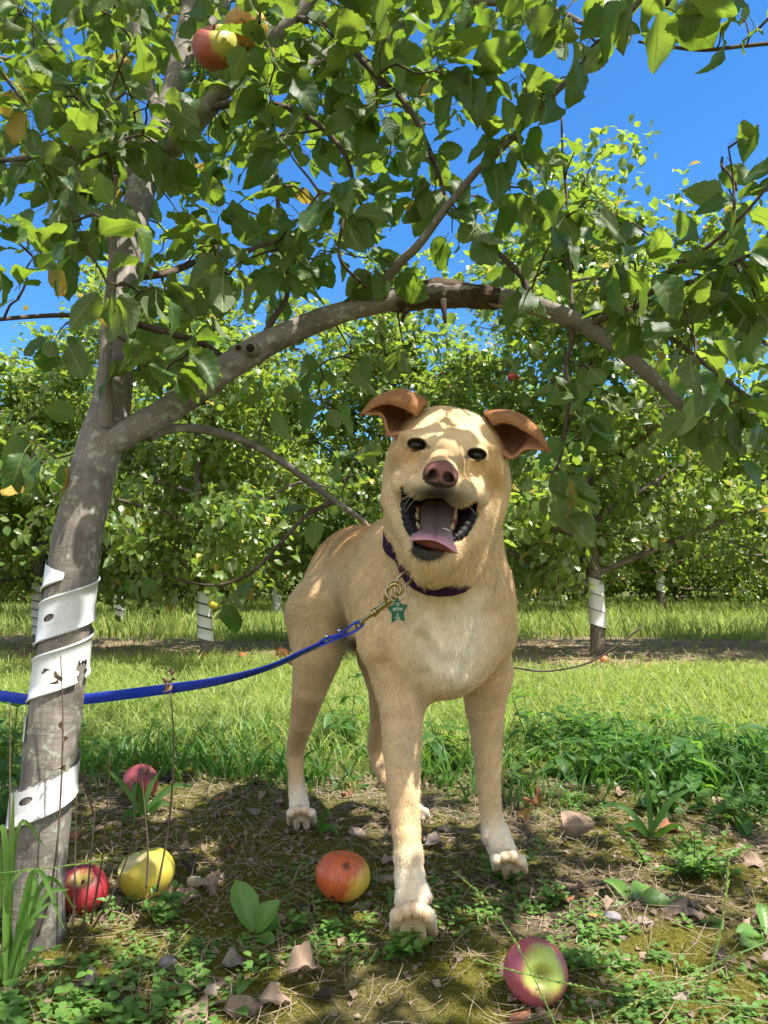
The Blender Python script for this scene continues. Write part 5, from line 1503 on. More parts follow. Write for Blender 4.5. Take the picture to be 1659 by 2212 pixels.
# eyes: dark amber with a black pupil
t = NT('eyeball')
uvs = t.node('UVMap').outputs[0]; sx = t.node('SeparateXYZ', {0: uvs})
c = t.ramp(sx.outputs[0], [(.0, (.004, .004, .004)), (.30, (.005, .004, .004)), (.34, (.055, .038, .016)), (.5, (.035, .022, .009)), (.6, (.006, .005, .004)), (.75, (.01, .008, .007))])
M['eye'] = t.done(t.bsdf(c, .03, .32))
for e in EYES:
    n, m = 24, 20; a = np.linspace(0, 2 * np.pi, n + 1); th = np.linspace(0, np.pi, m + 1)
    A, T_ = np.meshgrid(a, th, indexing='xy'); rr = .0099
    V = e + np.array((0, .0128, 0)) + rr * (np.sin(T_)[..., None] * (np.cos(A)[..., None] * HU + np.sin(A)[..., None] * HV * .84) + np.cos(T_)[..., None] * (HF + np.array((0, 0, -.08))))
    obj('eye', npmesh('eye', V.reshape(-1, 3), grid_faces(m + 1, n + 1), np.stack([T_ / 1.9, A], -1).reshape(-1, 2), None, M['eye']), DOG)

# tongue
t = NT('tongue')
ob = t.node('TexCoord').outputs['Object']; n = t.noise(ob, 500, 3)
c = t.mix(t.math('MULTIPLY', n, .35), t.attr('col', 0), t.mix(.5, t.attr('col', 0), (.5, .3, .3)))
M['tongue'] = t.done(t.bsdf(c, .32, .5, t.bump(n, .3, .0007), 0., {'Subsurface Weight': .12, 'Subsurface Radius': (.006, .002, .0015)}))
rows = [((585, 890, .968), (672, 905, .973), (770, 905, .968)), ((562, 930, .958), (672, 950, .965), (796, 945, .958)), ((556, 1000, .94), (668, 1012, .949), (792, 1010, .94)), ((552, 1070, .918), (662, 1078, .928), (768, 1085, .918)),
        ((518, 1098, .895), (658, 1110, .905), (772, 1110, .897)), ((498, 1122, .876), (655, 1132, .882), (782, 1165, .876)), ((493, 1142, .862), (655, 1152, .864), (798, 1210, .86)),
        ((496, 1156, .857), (656, 1162, .855), (812, 1246, .852)), ((508, 1164, .862), (648, 1172, .860), (804, 1250, .858)), ((522, 1172, .868), (640, 1210, .866), (780, 1246, .866)), ((532, 1180, .878), (630, 1226, .876), (750, 1246, .876)), ((540, 1186, .89), (630, 1232, .89), (720, 1240, .89))]
g = np.array([[C(*q) for q in rw] for rw in rows])
L_ = np.stack([crom(g[:, j], 60) for j in range(3)], 1)
S = np.zeros((60, 25, 3)); s = np.linspace(-1, 1, 25)
for i in range(60):
    q = crom(L_[i], 25); S[i] = q
up_ = np.array(HV) * .7 + np.array(HF) * .7
gro = -np.exp(-(s / .10) ** 2) * .0026 + (1 - s ** 2) * .004
fade = np.clip((38 - np.arange(60)) / 8, 0, 1)
S += (gro[None] * fade[:, None])[..., None] * up_
tc = np.linspace(0, 1, 60)
cc = np.stack([np.interp(tc, [0, .3, .42, .5, .62, .67, .72, 1], [q[k] for q in ((.16, .13, .14), (.23, .19, .2), (.33, .24, .27), (.52, .29, .36), (.56, .27, .36), (.40, .13, .13), (.17, .035, .025), (.15, .03, .022))]) for k in range(3)], 1)  # back rows greyed and darkened to imitate the shade inside the mouth
obj('tongue', npmesh('tongue', S.reshape(-1, 3), grid_faces(60, 25), None, {'col': np.repeat(cc, 25, 0)}, M['tongue']), DOG)

# black crinkled lower lips, gums and teeth
M['lip'] = plain_mat('black_lip', (.012, .010, .010), .5, .2, 0, 120, .3, .6)
M['gum'] = plain_mat('gum', (.42, .17, .15), .35, .5, 0, 90, .2, .2)
M['tooth'] = plain_mat('tooth', (.46, .36, .19), .35, .5, 0, 80, .15, .1)
for path in ([(436, 830, .925), (452, 920, .918), (462, 990, .912), (478, 1050, .905), (502, 1092, .896), (514, 1130, .888)], [(936, 912, .925), (915, 985, .918), (885, 1045, .912), (845, 1105, .904), (795, 1142, .896), (768, 1160, .89)]):
    q = crom([C(*a) for a in path], 70)
    rr = np.interp(np.linspace(0, 1, 70), [0, .2, .8, 1], [.002, .0052, .0062, .003]) * (1 + .28 * np.abs(np.sin(np.linspace(0, 24, 70))) - .1)
    V, Q, U = tube(q, rr, 10); obj('lip', npmesh('lip', V, Q, U, None, M['lip']), DOG)
    q2 = crom([C(a[0] + (34 if a[0] < 670 else -34), a[1] + 4, a[2] + .018) for a in path], 50)
    V, Q, U = tube(q2, np.interp(np.linspace(0, 1, 50), [0, .3, 1], [.003, .008, .006]), 8); obj('lip', npmesh('lip', V, Q, U, None, M['lip']), DOG)
for path, th in (([(545, 925, .955), (532, 985, .94), (528, 1040, .925), (535, 1075, .91)], [(532, 1000, 3.2), (530, 960, 3.4), (538, 1064, 3.8)]), ([(800, 945, .955), (795, 1010, .94), (783, 1060, .925), (770, 1085, .91)], [(793, 1000, 3.0), (797, 965, 3.0), (772, 1070, 3.4)])):
    q = crom([C(*a) for a in path], 30)
    V, Q, U = tube(q, np.interp(np.linspace(0, 1, 30), [0, .4, 1], [.002, .0036, .0026]), 8); obj('gum', npmesh('gum', V, Q, U, None, M['gum']), DOG)
    for x, y, rr in th:
        dd = np.interp(y, [920, 1075], [.945, .902]); inn = -6 if x < 670 else 6
        V, Q, U = tube(np.array([C(x - inn, y + 20, dd), C(x, y, dd - .001), C(x + inn * .5, y - 18, dd - .001), C(x + inn, y - 30, dd)]), np.array([.9, 1, .7, .25]) * rr * .00075, 8)
        obj('tooth', npmesh('tooth', V, Q, U, None, M['tooth']), DOG)
M['claw'] = plain_mat('claw', (.42, .30, .24), .45, .4)
for a, b, r in CLAWS:
    V, Q, U = tube(np.array([a, (a + b) / 2 + (0, 0, .0012), b]), [r, r * .8, r * .25], 8)
    obj('claw', npmesh('claw', V, Q, U, None, M['claw']), DOG)
for a, b in ((P(924, 1934, .998), P(931, 1952, .997)), (P(1051, 1812, 1.209), P(1050, 1830, 1.207))):
    V, Q, U = tube(np.array([a, (a + b) / 2, b]), [.0032, .003, .0012], 8)
    obj('claw', npmesh('claw', V, Q, U, None, M['claw']), DOG)

# ------------------------------------------------------------------ fur: short hairs lying along the coat
def fur(V, Q, col, n, length_fn, flow_fn, skip, rg):
    N = np.zeros_like(V); a = V[Q[:, 2]] - V[Q[:, 0]]; b = V[Q[:, 3]] - V[Q[:, 1]]
    fn = np.cross(a, b); area = np.linalg.norm(fn, axis=1) / 2
    for k in range(4): np.add.at(N, Q[:, k], fn)
    N /= np.linalg.norm(N, axis=1)[:, None] + 1e-12
    ok = ~skip[Q].any(1)
    p = area * ok; p /= p.sum()
    f = rg.choice(len(Q), n, p=p); u, v = rg.random((2, n)); w_ = [(1 - u) * (1 - v), u * (1 - v), u * v, (1 - u) * v]
    pos = sum(w_[k][:, None] * V[Q[f, k]] for k in range(4)); nr = sum(w_[k][:, None] * N[Q[f, k]] for k in range(4)); nr /= np.linalg.norm(nr, axis=1)[:, None]
    c = sum(w_[k][:, None] * col[Q[f, k]] for k in range(4))
    fl = flow_fn(pos); fl = fl - nr * (fl * nr).sum(1)[:, None]; fl /= np.linalg.norm(fl, axis=1)[:, None] + 1e-9
    L = length_fn(pos) * rg.uniform(.65, 1.25, n)
    jit = rg.normal(size=(n, 3)) * .14
    clump = np.stack([fbm(pos[:, 0] * 45 + k, pos[:, 2] * 45 + pos[:, 1] * 45, 60 + k, 2) - .5 for k in range(3)], 1) * .55
    d1 = fl + nr * .26 + jit + clump; d1 /= np.linalg.norm(d1, axis=1)[:, None]
    d2 = fl + nr * .05 + jit * 1.5 + clump; d2 /= np.linalg.norm(d2, axis=1)[:, None]
    p1 = pos + d1 * (L * .5)[:, None]; p2 = p1 + d2 * (L * .5)[:, None]
    c = c * np.exp(rg.normal(size=(n, 1)) * .17) * (.84 + .32 * fbm(pos[:, 0] * 90 + pos[:, 1] * 50, pos[:, 2] * 40 + pos[:, 1] * 33, 88, 3))[:, None]
    return pos - nr * .0006, p1, p2, c


def flow(p):
    d = np.zeros_like(p)
    nose = C(694, 690, .83)
    away = p - nose; away /= np.linalg.norm(away, axis=1)[:, None]
    hx, hy = to_c7(p[:, 0], p[:, 1], p[:, 2])
    head = (1 - sst(p[:, 1], 1.0, 1.06)) * sst(p[:, 2], .48, .53)
    body = np.array((-.35, .75, -.5)); legs = np.array((0, .15, -1.)); chest = np.stack([(p[:, 0] - .09) * 3.0, np.full(len(p), .1), np.full(len(p), -1.)], 1)
    wl = 1 - sst(p[:, 2], .30, .42)
    wc = (1 - sst(p[:, 1], 1.1, 1.22)) * (1 - head) * (1 - wl)
    d = away * head[:, None] + (1 - head)[:, None] * (wl[:, None] * legs + wc[:, None] * chest + (1 - wl - wc).clip(0, 1)[:, None] * body)
    return d


def flen(p):
    hx, hy = to_c7(p[:, 0], p[:, 1], p[:, 2])
    L = np.full(len(p), .0062)
    head = (1 - sst(p[:, 1], .96, 1.04)) * sst(p[:, 2], .5, .55)
    L = L * (1 - head) + .0042 * head
    L = L - .0018 * (p[:, 1] < .9) * head
    L = np.where(p[:, 2] < .33, .005, L); L = np.where(p[:, 2] < .06, .0018, L)
    neck = np.exp(-(((p - P(930, 1260, 1.0)) / np.array((.12, .12, .06))) ** 2).sum(1)); L = L + .004 * neck
    L = L + .012 * np.exp(-(((p - P(986, 1436, 1.03)) / .016) ** 2).sum(1))
    return L


rg = np.random.default_rng(3)
skip = mouth_mask | eye_mask | (np.linalg.norm((bV - C(694, 715, .826)) / np.array((1.15, 1., .85)), axis=1) < .021)
parts_ = [fur(bV, bQ, col, 210000, flen, flow, skip, rg)]
for V, Q, c in EARS:
    base = V[:len(V) // 2].mean(0)
    tip = V[np.argmin(V[:, 1])]
    parts_.append(fur(V, Q, c, 7000, lambda p: np.full(len(p), .0055), lambda p: np.tile(np.array((np.sign(V[:, 0].mean() - .09) * .9, -.3, -.35)), (len(p), 1)), np.zeros(len(V), bool), rg))
p0, p1, p2, hc = [np.vstack([q[k] for q in parts_]) for k in range(4)]
nh = len(p0)
hd = bpy.data.hair_curves.new('fur')
hd.add_curves([3] * nh)
hd.attributes['position'].data.foreach_set('vector', (np.stack([p0, p1, p2], 1) - np.array(DOG.location)).astype(np.float32).ravel())
ra = hd.attributes.get('radius') or hd.attributes.new('radius', 'FLOAT', 'POINT')
ra.data.foreach_set('value', np.tile(np.array((.00020, .00016, .00004), np.float32), nh))
ca = hd.attributes.new('col', 'FLOAT_COLOR', 'CURVE')
ca.data.foreach_set('color', np.concatenate([hc, np.ones((nh, 1))], 1).astype(np.float32).ravel())
hd.materials.append(M['hair'])
fo = bpy.data.objects.new('fur', hd); SC.collection.objects.link(fo); fo.parent = DOG

M['whisker'] = plain_mat('whisker', (.5, .44, .36), .5, .3)
rgw = np.random.default_rng(9)
for sgn, x0, y0 in ((-1, 560, 815), (1, 835, 855)):
    for k in range(6):
        a = C(x0 + rgw.uniform(-40, 40), y0 + rgw.uniform(-30, 35), .842); d = np.array((sgn * rgw.uniform(.6, 1), rgw.uniform(-.1, .5), rgw.uniform(-.7, .1))); d /= np.linalg.norm(d); L = rgw.uniform(.025, .045)
        V, Q, U = tube(crom([a, a + d * L * .5, a + d * L + np.array((0, .004, -.008))], 10), np.linspace(.00028, .0001, 10), 4)
        obj('whisker', npmesh('whisker', V, Q, U, None, M['whisker']), DOG)
# ------------------------------------------------------------------ apples
def apple_mat(name, skin1, skin2, green, amount, streak=.5, axis=(0, 0, 1), greendir=(0, 0, 1), bruise=0.):
    """object space: +z is the stem end"""
    t = NT(name)
    ob = t.node('TexCoord').outputs['Object']; sx = t.node('SeparateXYZ', {0: ob})
    ang = t.math('ARCTAN2', sx.outputs[1], sx.outputs[0])
    rad = t.math('SQRT', t.math('ADD', t.math('POWER', sx.outputs[0], 2.), t.math('POWER', sx.outputs[1], 2.)))
    cmb = t.node('CombineXYZ', {0: t.math('MULTIPLY', t.math('COSINE', ang), 3.), 1: t.math('MULTIPLY', t.math('SINE', ang), 3.), 2: t.math('MULTIPLY', sx.outputs[2], 14.)})
    st = t.noise(cmb, 4.5, 4, .6); blot = t.noise(ob, 26, 3)
    red = t.mix(st, skin1, skin2)
    vd = t.node('VectorMath', operation='DOT_PRODUCT'); t.set(vd.inputs[0], t.node('VectorMath', {0: ob}, operation='NORMALIZE').outputs[0]); vd.inputs[1].default_value = Vector(greendir).normalized()
    f = t.math('ADD', vd.outputs['Value'], t.math('MULTIPLY', t.math('SUBTRACT', t.math('ADD', t.math('MULTIPLY', st, streak), t.math('MULTIPLY', blot, 1 - streak)), .5), 1.1))
    f = t.ramp(f, [(max(0, amount - .12), 0.), (min(1, amount + .16), 1.)])
    col = t.mix(f, red, green)
    vo = t.node('TexVoronoi', {'Vector': ob, 'Scale': 190.}); dots = t.ramp(vo.outputs[0], [(.10, 1.), (.16, 0.)])
    col = t.mix(t.math('MULTIPLY', dots, .45), col, (.62, .5, .3))
    rust = t.ramp(rad, [(.004, 1.), (.013, 0.)]); rust = t.math('MULTIPLY', rust, t.math('ADD', .3, t.math('MULTIPLY', blot, .6)))
    col = t.mix(rust, col, (.28, .22, .07))
    if bruise:
        for p, r in bruise:
            d = t.node('VectorMath', {0: ob}, operation='DISTANCE'); d.inputs[1].default_value = p
            k = t.ramp(t.math('DIVIDE', d.outputs['Value'], r), [(.35, .95), (1., 0.)]); col = t.mix(k, col, (.05, .025, .015))
    flesh = t.attr('flesh')
    col = t.mix(flesh, col, t.mix(blot, (.62, .55, .27), (.44, .33, .13)))
    b = t.bsdf(col, t.math('ADD', .42, t.math('MULTIPLY', flesh, .2)), .45, t.bump(t.noise(ob, 400, 2), .05, .001), 0., {'Subsurface Weight': .08, 'Subsurface Radius': (.006, .003, .001), 'Coat Weight': .06, 'Coat Roughness': .3})
    return t.done(b)


def apple(loc, r, axis, mat, label, seed=0, flat=1., bites=(), stem=True, group='windfall apples', squash=.92, cat='apple', n=64, m=48):
    rg = np.random.default_rng(seed); ph = rg.uniform(0, 6)
    th = np.linspace(0, np.pi, m + 1); a = np.linspace(0, 2 * np.pi, n + 1); A, T_ = np.meshgrid(a, th)
    rho = 1 - .46 * np.exp(-(T_ / .36) ** 2) - .22 * np.exp(-((np.pi - T_) / .30) ** 2)
    rho = rho * (1 + .025 * np.cos(5 * A + ph) * (T_ / np.pi) ** 2 + .03 * np.cos(A * 2 + ph))
    X, Y, Z = r * rho * np.sin(T_) * np.cos(A), r * rho * np.sin(T_) * np.sin(A), r * squash * rho * np.cos(T_)
    sc_ = 1 - .10 * np.clip(-Z / r, 0, 1); X, Y = X * sc_, Y * sc_
    V = np.stack([X, Y, Z], -1).reshape(-1, 3); fl = np.zeros(len(V))
    for c, R_ in bites:
        c = np.array(c, float) * r; R_ = R_ * r; d = V - c; ins = (d ** 2).sum(1) < R_ ** 2
        u = V / (np.linalg.norm(V, axis=1)[:, None] + 1e-9); bq = -(V * 1).dot(np.zeros(3))
        # slide each vertex toward the middle until it lies on the far side of the bite
        o = V[ins]; k = -u[ins]; oc = o - c; B = (oc * k).sum(1); Cc = (oc ** 2).sum(1) - R_ ** 2; tt = -B + np.sqrt(np.maximum(B * B - Cc, 0))
        V[ins] = o + k * np.minimum(tt, .75 * np.linalg.norm(o, axis=1))[:, None]; fl[ins] = 1
    ax = Vector(axis).normalized(); q = ax.to_track_quat('Z', 'Y'); Mx = np.array(q.to_matrix())
    Wd = V @ Mx.T; Wd[:, 2] *= flat; V = Wd @ Mx
    low = (V @ Mx.T)[:, 2].min()
    o = bpy.data.objects.new('apple', npmesh('apple', V, grid_faces(m + 1, n + 1), None, {'flesh': fl}, mat))
    o.rotation_mode = 'QUATERNION'; o.rotation_quaternion = q
    o.location = (loc[0], loc[1], loc[2] if group is None or 'hang' in (group or '') else loc[2] - low - .003)
    SC.collection.objects.link(o); tag(o, label, cat, group)
    if stem:
        p = crom([(0, 0, r * squash * .50), (.002, 0, r * squash * .7), (.005, .001, r * squash * (.95 if stem is True else stem))], 8)
        Vs, Qs, Us = tube(p, np.linspace(.0013, .0018, 8), 7); s = bpy.data.objects.new('stem', npmesh('stem', Vs, Qs, Us, None, M['dry_stalk'])); SC.collection.objects.link(s); s.parent = o
    # withered calyx on the other end
    ps = np.array([(math.cos(k * 1.26) * .0018, math.sin(k * 1.26) * .0018, -r * squash * .76) for k in range(5)]); dr = ps * (1.6, 1.6, 0) + np.array((0, 0, -.0022)); dr[:, 2] = -.002
    Vs, Fs, Us, As = place([leaf_template(3, 2, .3, .3, .3, 0, 0, .8, 1, 0)], ps, dr, np.array([(math.cos(k * 1.26 + 3.1), math.sin(k * 1.26 + 3.1), .3) for k in range(5)]), np.full(5, .006), np.full(5, .3), rg)
    s = bpy.data.objects.new('calyx', npmesh('calyx', Vs, Fs, Us, {'rnd': As}, M['crumb'])); SC.collection.objects.link(s); s.parent = o
    return o


def local(axis, p):
    m = np.array(Vector(axis).normalized().to_track_quat('Z', 'Y').to_matrix()); return tuple(float(v) for v in np.array(p) @ m)


RED = ((.20, .012, .018), (.34, .045, .035))
a_pink = apple_mat('pink_apple', (.26, .04, .075), (.42, .12, .12), (.36, .45, .08), .70, .2, greendir=(0.1, .1, 1))
a_red = apple_mat('crimson_apple', (.22, .010, .020), (.36, .03, .04), (.42, .36, .09), .93, .3, greendir=(0, 0, 1))
a_yel = apple_mat('yellow_apple', (.46, .33, .05), (.50, .45, .06), (.44, .46, .05), .45, .5, greendir=(.3, -.2, .6))
a_str = apple_mat('streaked_apple', (.40, .02, .015), (.60, .19, .05), (.60, .40, .06), .60, .75, greendir=local((.25, .15, .95), (.85, -.35, -.35)), bruise=tuple((local((.25, .15, .95), p), r) for p, r in (((.006, -.030, .024), .009), ((-.003, -.039, .008), .0055), ((-.022, -.030, -.004), .006), ((-.012, -.035, -.017), .006), ((-.020, -.026, .020), .005))))
a_dusk = apple_mat('dusky_apple', (.17, .025, .035), (.28, .06, .06), (.35, .18, .08), .9, .4, greendir=(.2, .2, -1))
a_far = apple_mat('red_windfall', (.34, .02, .03), (.46, .07, .05), (.5, .3, .1), .8, .5, greendir=(.5, 0, -1))
a_org = apple_mat('orange_windfall', (.42, .09, .04), (.5, .2, .08), (.5, .34, .1), .6, .5, greendir=(.5, 0, -1))


def ground_apple(xd, ybot, wpx, *args, **kw):
    p = GP(xd, ybot + wpx * .02); r = wpx / 2 * PX(p[1])
    return apple(p, r, *args, **kw)


ground_apple(1158, 2160, 136, (.06, -.86, .28), a_pink, 'pink and green apple on the moss, its green stem hollow facing the lens', 1, flat=.86, stem=False)
ground_apple(740, 1942, 119, (.25, .15, .95), a_str, 'streaked red-yellow apple with dark bruises beside the dog\'s nearest paw', 2, flat=.93, stem=False)
ground_apple(178, 1955, 100, (.1, -.62, .75), a_red, 'shiny dark red apple leaning against the trunk foot behind dry stalks', 3, stem=.7)
ground_apple(315, 1922, 114, (-.15, .2, .95), a_yel, 'yellow-green apple with a bite out of its top', 4, bites=tuple((local((-.15, .2, .95), p), r) for p, r in (((-.72, -.52, .80), .56), ((-.28, -.50, .98), .46), ((-.55, .05, 1.05), .55))), stem=False)
ground_apple(302, 1722, 78, (.5, -.2, .8), a_dusk, 'dusky red apple lying in the shaded grass behind the trunk', 5)
for i, (x, y, w_, mt, lab) in enumerate([(442, 1428, 23, a_far, 'small bright red windfall at the foot of the white-banded trunk'), (524, 1424, 20, a_far, 'small red windfall right of the white-banded trunk, on bare soil'), (609, 1418, 26, a_org, 'orange windfall on the bare soil beside the dog\'s hind leg'),
                                         (1305, 1430, 20, a_org, 'orange windfall below the bare twig at the trunk foot'), (537, 1468, 9, a_far, 'tiny red windfall fragment on the pale moss before the bare strip')]):
    ground_apple(x, y, w_, (.3, -.2, .9), mt, lab, 10 + i, n=32, m=24)
a_hang = apple_mat('hanging_apple', (.30, .05, .045), (.42, .13, .08), (.40, .36, .07), .40, .4, greendir=(.55, -.1, .25))
o = apple(P(466, 103, 1.02), .0335, (-.05, -.72, .55), a_hang, 'pink and green apple hanging high in the crown beside the bright yellow leaf', 21, group='apples hanging in the crown')
a_gold = apple_mat('golden_apple', (.48, .2, .03), (.5, .28, .05), (.45, .35, .06), .4, .4)
apple(P(532, 62, 1.10), .035, (0, -.3, .9), a_gold, 'golden apple half hidden by a dark leaf beside the hanging pink apple', 22, group='apples hanging in the crown')
for i, (x, y, D, mt, lab) in enumerate([(1108, 815, 4.6, a_far, 'small red apple hanging in the tree above the dog\'s folded ear'), (462, 1305, 4.3, a_yel, 'small yellow apple hanging beside the white-banded trunk')]):
    apple(P(x, y, D), .034, (.2, -.3, .9), mt, lab, 30 + i, group='apples hanging in the crown', n=24, m=18)

# ------------------------------------------------------------------ torn spiral guard on the near trunk
zs_ = trunk_p[:, 2]


def disc(u0, v0, ru, rv):
    def f(t, u, v, ob):
        a = t.math('DIVIDE', t.math('SUBTRACT', u, u0), ru); b = t.math('DIVIDE', t.math('SUBTRACT', v, v0), rv)
        return t.math('LESS_THAN', t.math('ADD', t.math('POWER', a, 2.), t.math('POWER', b, 2.)), 1.)
    return f


def tear(u0, u1, v0, v1, amp, scale=60):
    """an irregular missing piece: everything between u0..u1 and v0..v1, its edge broken by noise"""
    def f(t, u, v, ob):
        n = t.math('MULTIPLY', t.math('SUBTRACT', t.noise(ob, scale, 4, .6), .5), amp)
        uu, vv = t.math('ADD', u, t.math('MULTIPLY', n, .12)), t.math('ADD', v, n)
        m = t.math('MULTIPLY', t.math('GREATER_THAN', uu, u0), t.math('LESS_THAN', uu, u1))
        return t.math('MULTIPLY', m, t.math('MULTIPLY', t.math('GREATER_THAN', vv, v0), t.math('LESS_THAN', vv, v1)))
    return f


zc = lambda x, y: P(x, y, 1.03)[2]
# the strip's middle line in front of the trunk: one turn lower every 121 view pixels
PITCH_Z = (zc(140, 1330) - zc(120, 1452)); WID = .0585
z_ref = zc(140, 1330)
turns_above, total = 1.02, 4.35
# in front (facing the lens, angle -90 deg) u = turns_above at the band with the upper hole; u runs down the strip, and leftwards as seen from the front
def near_guard():
    nseg = 72; n = int(total * nseg); V, U = [], []
    prof = ((-1, .0022), (-.955, .0038), (-.90, .0038), (-.86, .0022), (-.4, .0016), (.1, .0016), (.5, .0016), (.86, .0022), (.90, .0038), (.955, .0038), (1, .0022))
    for i in range(n + 1):
        uu = i / nseg
        for w_, g in prof:
            z = z_ref - PITCH_Z * (uu - turns_above) + w_ * WID / 2 * 1.0
            if uu > 3.3: z -= (uu - 3.3) * .016
            c = np.array([np.interp(z, zs_, trunk_p[:, k]) for k in (0, 1)]); rr = np.interp(z, zs_, trunk_r) * 1.035 + g
            if uu > 3.6: rr += .012 * (uu - 3.6)
            a = -np.pi / 2 - (uu - turns_above) * 2 * np.pi
            V.append((c[0] + rr * math.cos(a), c[1] + rr * math.sin(a), z)); U.append((uu, w_))
    return np.array(V), grid_faces(n + 1, len(prof)), np.array(U)


V, Q, U = near_guard()
b0 = turns_above


def front_cut(t, u, v, ob):      # slanting pointed upper end
    k = t.math('ADD', t.math('MULTIPLY', t.math('SUBTRACT', u, b0 - 1.0), 5.2), -.55)
    k2 = t.math('ADD', k, t.math('MULTIPLY', t.math('SUBTRACT', t.noise(ob, 90, 3), .5), .12))
    return t.math('MULTIPLY', t.math('GREATER_THAN', v, k2), t.math('LESS_THAN', u, b0 - .7))


M['near_guard'] = guard_mat('torn_white_guard', [front_cut, disc(b0 + .045, .02, .034, .17), disc(b0 + 3.03, .05, .034, .17), tear(b0 + 1.0, b0 + 1.035, -.05, .22, .8, 90), tear(b0 + .77, b0 + .84, -1.2, -.1, 1.2, 70),
                                                  tear(b0 + 1.18 - .5, b0 + 2.12, -1.5, 1.5, .25, 50) if False else tear(b0 + 1.5, b0 + 2.13, -1.6, 1.6, .6, 60), tear(b0 + 2.12, b0 + 2.3, -1.6, -.2, 1.2, 60), tear(b0 + 2.5, b0 + 3.2, .62, 1.6, .8, 70)])
tag(obj('trunk_guard', npmesh('trunk_guard', V, Q, U, None, M['near_guard'])), 'torn white spiral strip with round holes wound round the nearest leaning trunk', 'tree guard')

# ------------------------------------------------------------------ collar, tag, leash
def seg_tube(name, path, r, mat, parent=None, n=60, ns=10, closed=False):
    if closed:
        q = crom(list(path[-3:]) + list(path) + list(path[:3]), n + 60); k = len(path); i0 = int(3 / (k + 5) * (n + 60)); i1 = int((k + 3) / (k + 5) * (n + 60)) + 1; q = q[i0:i1 + 1]
        V, Q, U = tube(q, r, ns, False)
    else:
        V, Q, U = tube(crom(path, n), r, ns)
    return obj(name, npmesh(name, V, Q, U, None, M[mat]), parent)


M['purple'] = plain_mat('purple_webbing', (.036, .006, .036), .8, .2, 0, 900, .5, .5)
M['brass'] = plain_mat('brass', (.52, .40, .17), .28, .5, 1., 70, .25, .1)
M['steel'] = plain_mat('worn_brass_ring', (.46, .39, .26), .3, .5, 1., 70, .2, .1)
M['blue'] = plain_mat('blue_strap', (.010, .045, .50), .38, .45, 0, 500, .12, .15)
M['green_tag'] = plain_mat('green_enamel', (.008, .10, .055), .3, .5, .35, 60, .2, .05)
M['tag_edge'] = plain_mat('bright_metal', (.7, .7, .68), .25, .5, 1., 60, .1, .05)
M['rivet'] = M['tag_edge']
ctr = P(945, 1155, 1.055)
front = [P(905, 1249, .95), P(965, 1243, .95)]
nrm_c = None
ring_pts = []
# plane of the collar through three points of the neck
A_, B_, C_ = P(853, 1165, 1.05), P(925, 1252, .965), P(1024, 1203, 1.02)
nrm_c = np.cross(B_ - A_, C_ - A_); nrm_c /= np.linalg.norm(nrm_c)
if nrm_c[2] < 0: nrm_c = -nrm_c
e1 = B_ - ctr; e1 -= nrm_c * e1.dot(nrm_c); e1 /= np.linalg.norm(e1); e2 = np.cross(nrm_c, e1)
cen = ctr - nrm_c * (ctr - A_).dot(nrm_c)
for k in range(48):
    a = 2 * np.pi * k / 48; d = math.cos(a) * e1 + math.sin(a) * e2
    hit = BVH.ray_cast(Vector(cen), Vector(d)); r_h = (np.array(hit[0]) - cen).dot(d) if hit[0] is not None else .09
    ring_pts.append(min(r_h, .16))
rr = np.array(ring_pts); rr = (np.roll(rr, 1) + rr * 2 + np.roll(rr, -1)) / 4
ang_ = 2 * np.pi * np.arange(48) / 48
dxs = np.cos(ang_) * e1[0] + np.sin(ang_) * e2[0]
off = .0030 * np.maximum(0, np.cos(ang_)) + .0005 - .014 * np.clip((dxs - .15) / .35, 0, 1)
pc = np.array([cen + (rr[k] + off[k]) * (math.cos(2 * np.pi * k / 48) * e1 + math.sin(2 * np.pi * k / 48) * e2) for k in range(48)])
pc = np.vstack([pc, pc[:1]])
V, Q, U = ribbon(pc, np.tile(nrm_c, (49, 1)), .021, .003)
COL = obj('dog_collar', npmesh('collar', V, Q, U, None, M['purple'])); tag(COL, 'dark purple webbing collar round the tan dog\'s neck', 'collar')
dr = P(872, 1245, .945)
seg_tube('ring', [P(886, 1240, .945), P(874, 1236, .940), P(860, 1250, .936), P(853, 1268, .934), P(855, 1282, .934), P(866, 1282, .936), P(880, 1262, .94), P(889, 1250, .944)], .0019, 'steel', COL, 80, 8, True)
# split ring and star tag
cr = P(855, 1276, .930); ringp = [cr + np.array((math.cos(a) * .0125, math.sin(a) * .004, math.sin(a) * .0125)) for a in np.linspace(0, 2 * np.pi, 13)[:-1]]
TAGO = empty('pet_tag', [float(v) for v in P(858, 1300, .925)], 'green star-shaped metal tag hanging from the collar ring', 'pet tag')
seg_tube('split_ring', ringp, .0014, 'steel', TAGO, 70, 8, True)
bm_c = P(859, 1319, .925); k5 = []
for i in range(10):
    a = np.pi / 2 + i * np.pi / 5 + .06; rad = .0142 if i % 2 == 0 else .0088
    k5.append((math.cos(a) * rad * 1.0, math.sin(a) * rad * 1.18))
sm = crom(k5 + k5[:4], 130)[20:20 + 93]
loopn = 90; st = crom(np.array(k5[-3:] + k5 + k5[:4]), 170 * 1)
s0, s1 = int(3 / 16 * 170), int(13 / 16 * 170); st = st[s0:s1]
Vt, Ft = [], []
def rot_tag(x, y, d): return bm_c + np.array((x * .93, x * .35 + d, y))
ns = len(st)
for d in (-.0011, .0011):
    Vt += [rot_tag(x, y, d) for x, y in st]
Ft = [tuple(range(ns))[::-1], tuple(range(ns, 2 * ns))] + [(i, (i + 1) % ns, (i + 1) % ns + ns, i + ns) for i in range(ns)]
to = obj('star', npmesh('star', np.array(Vt), Ft, None, None, M['green_tag'], False), TAGO)
to.data.materials.append(M['tag_edge'])
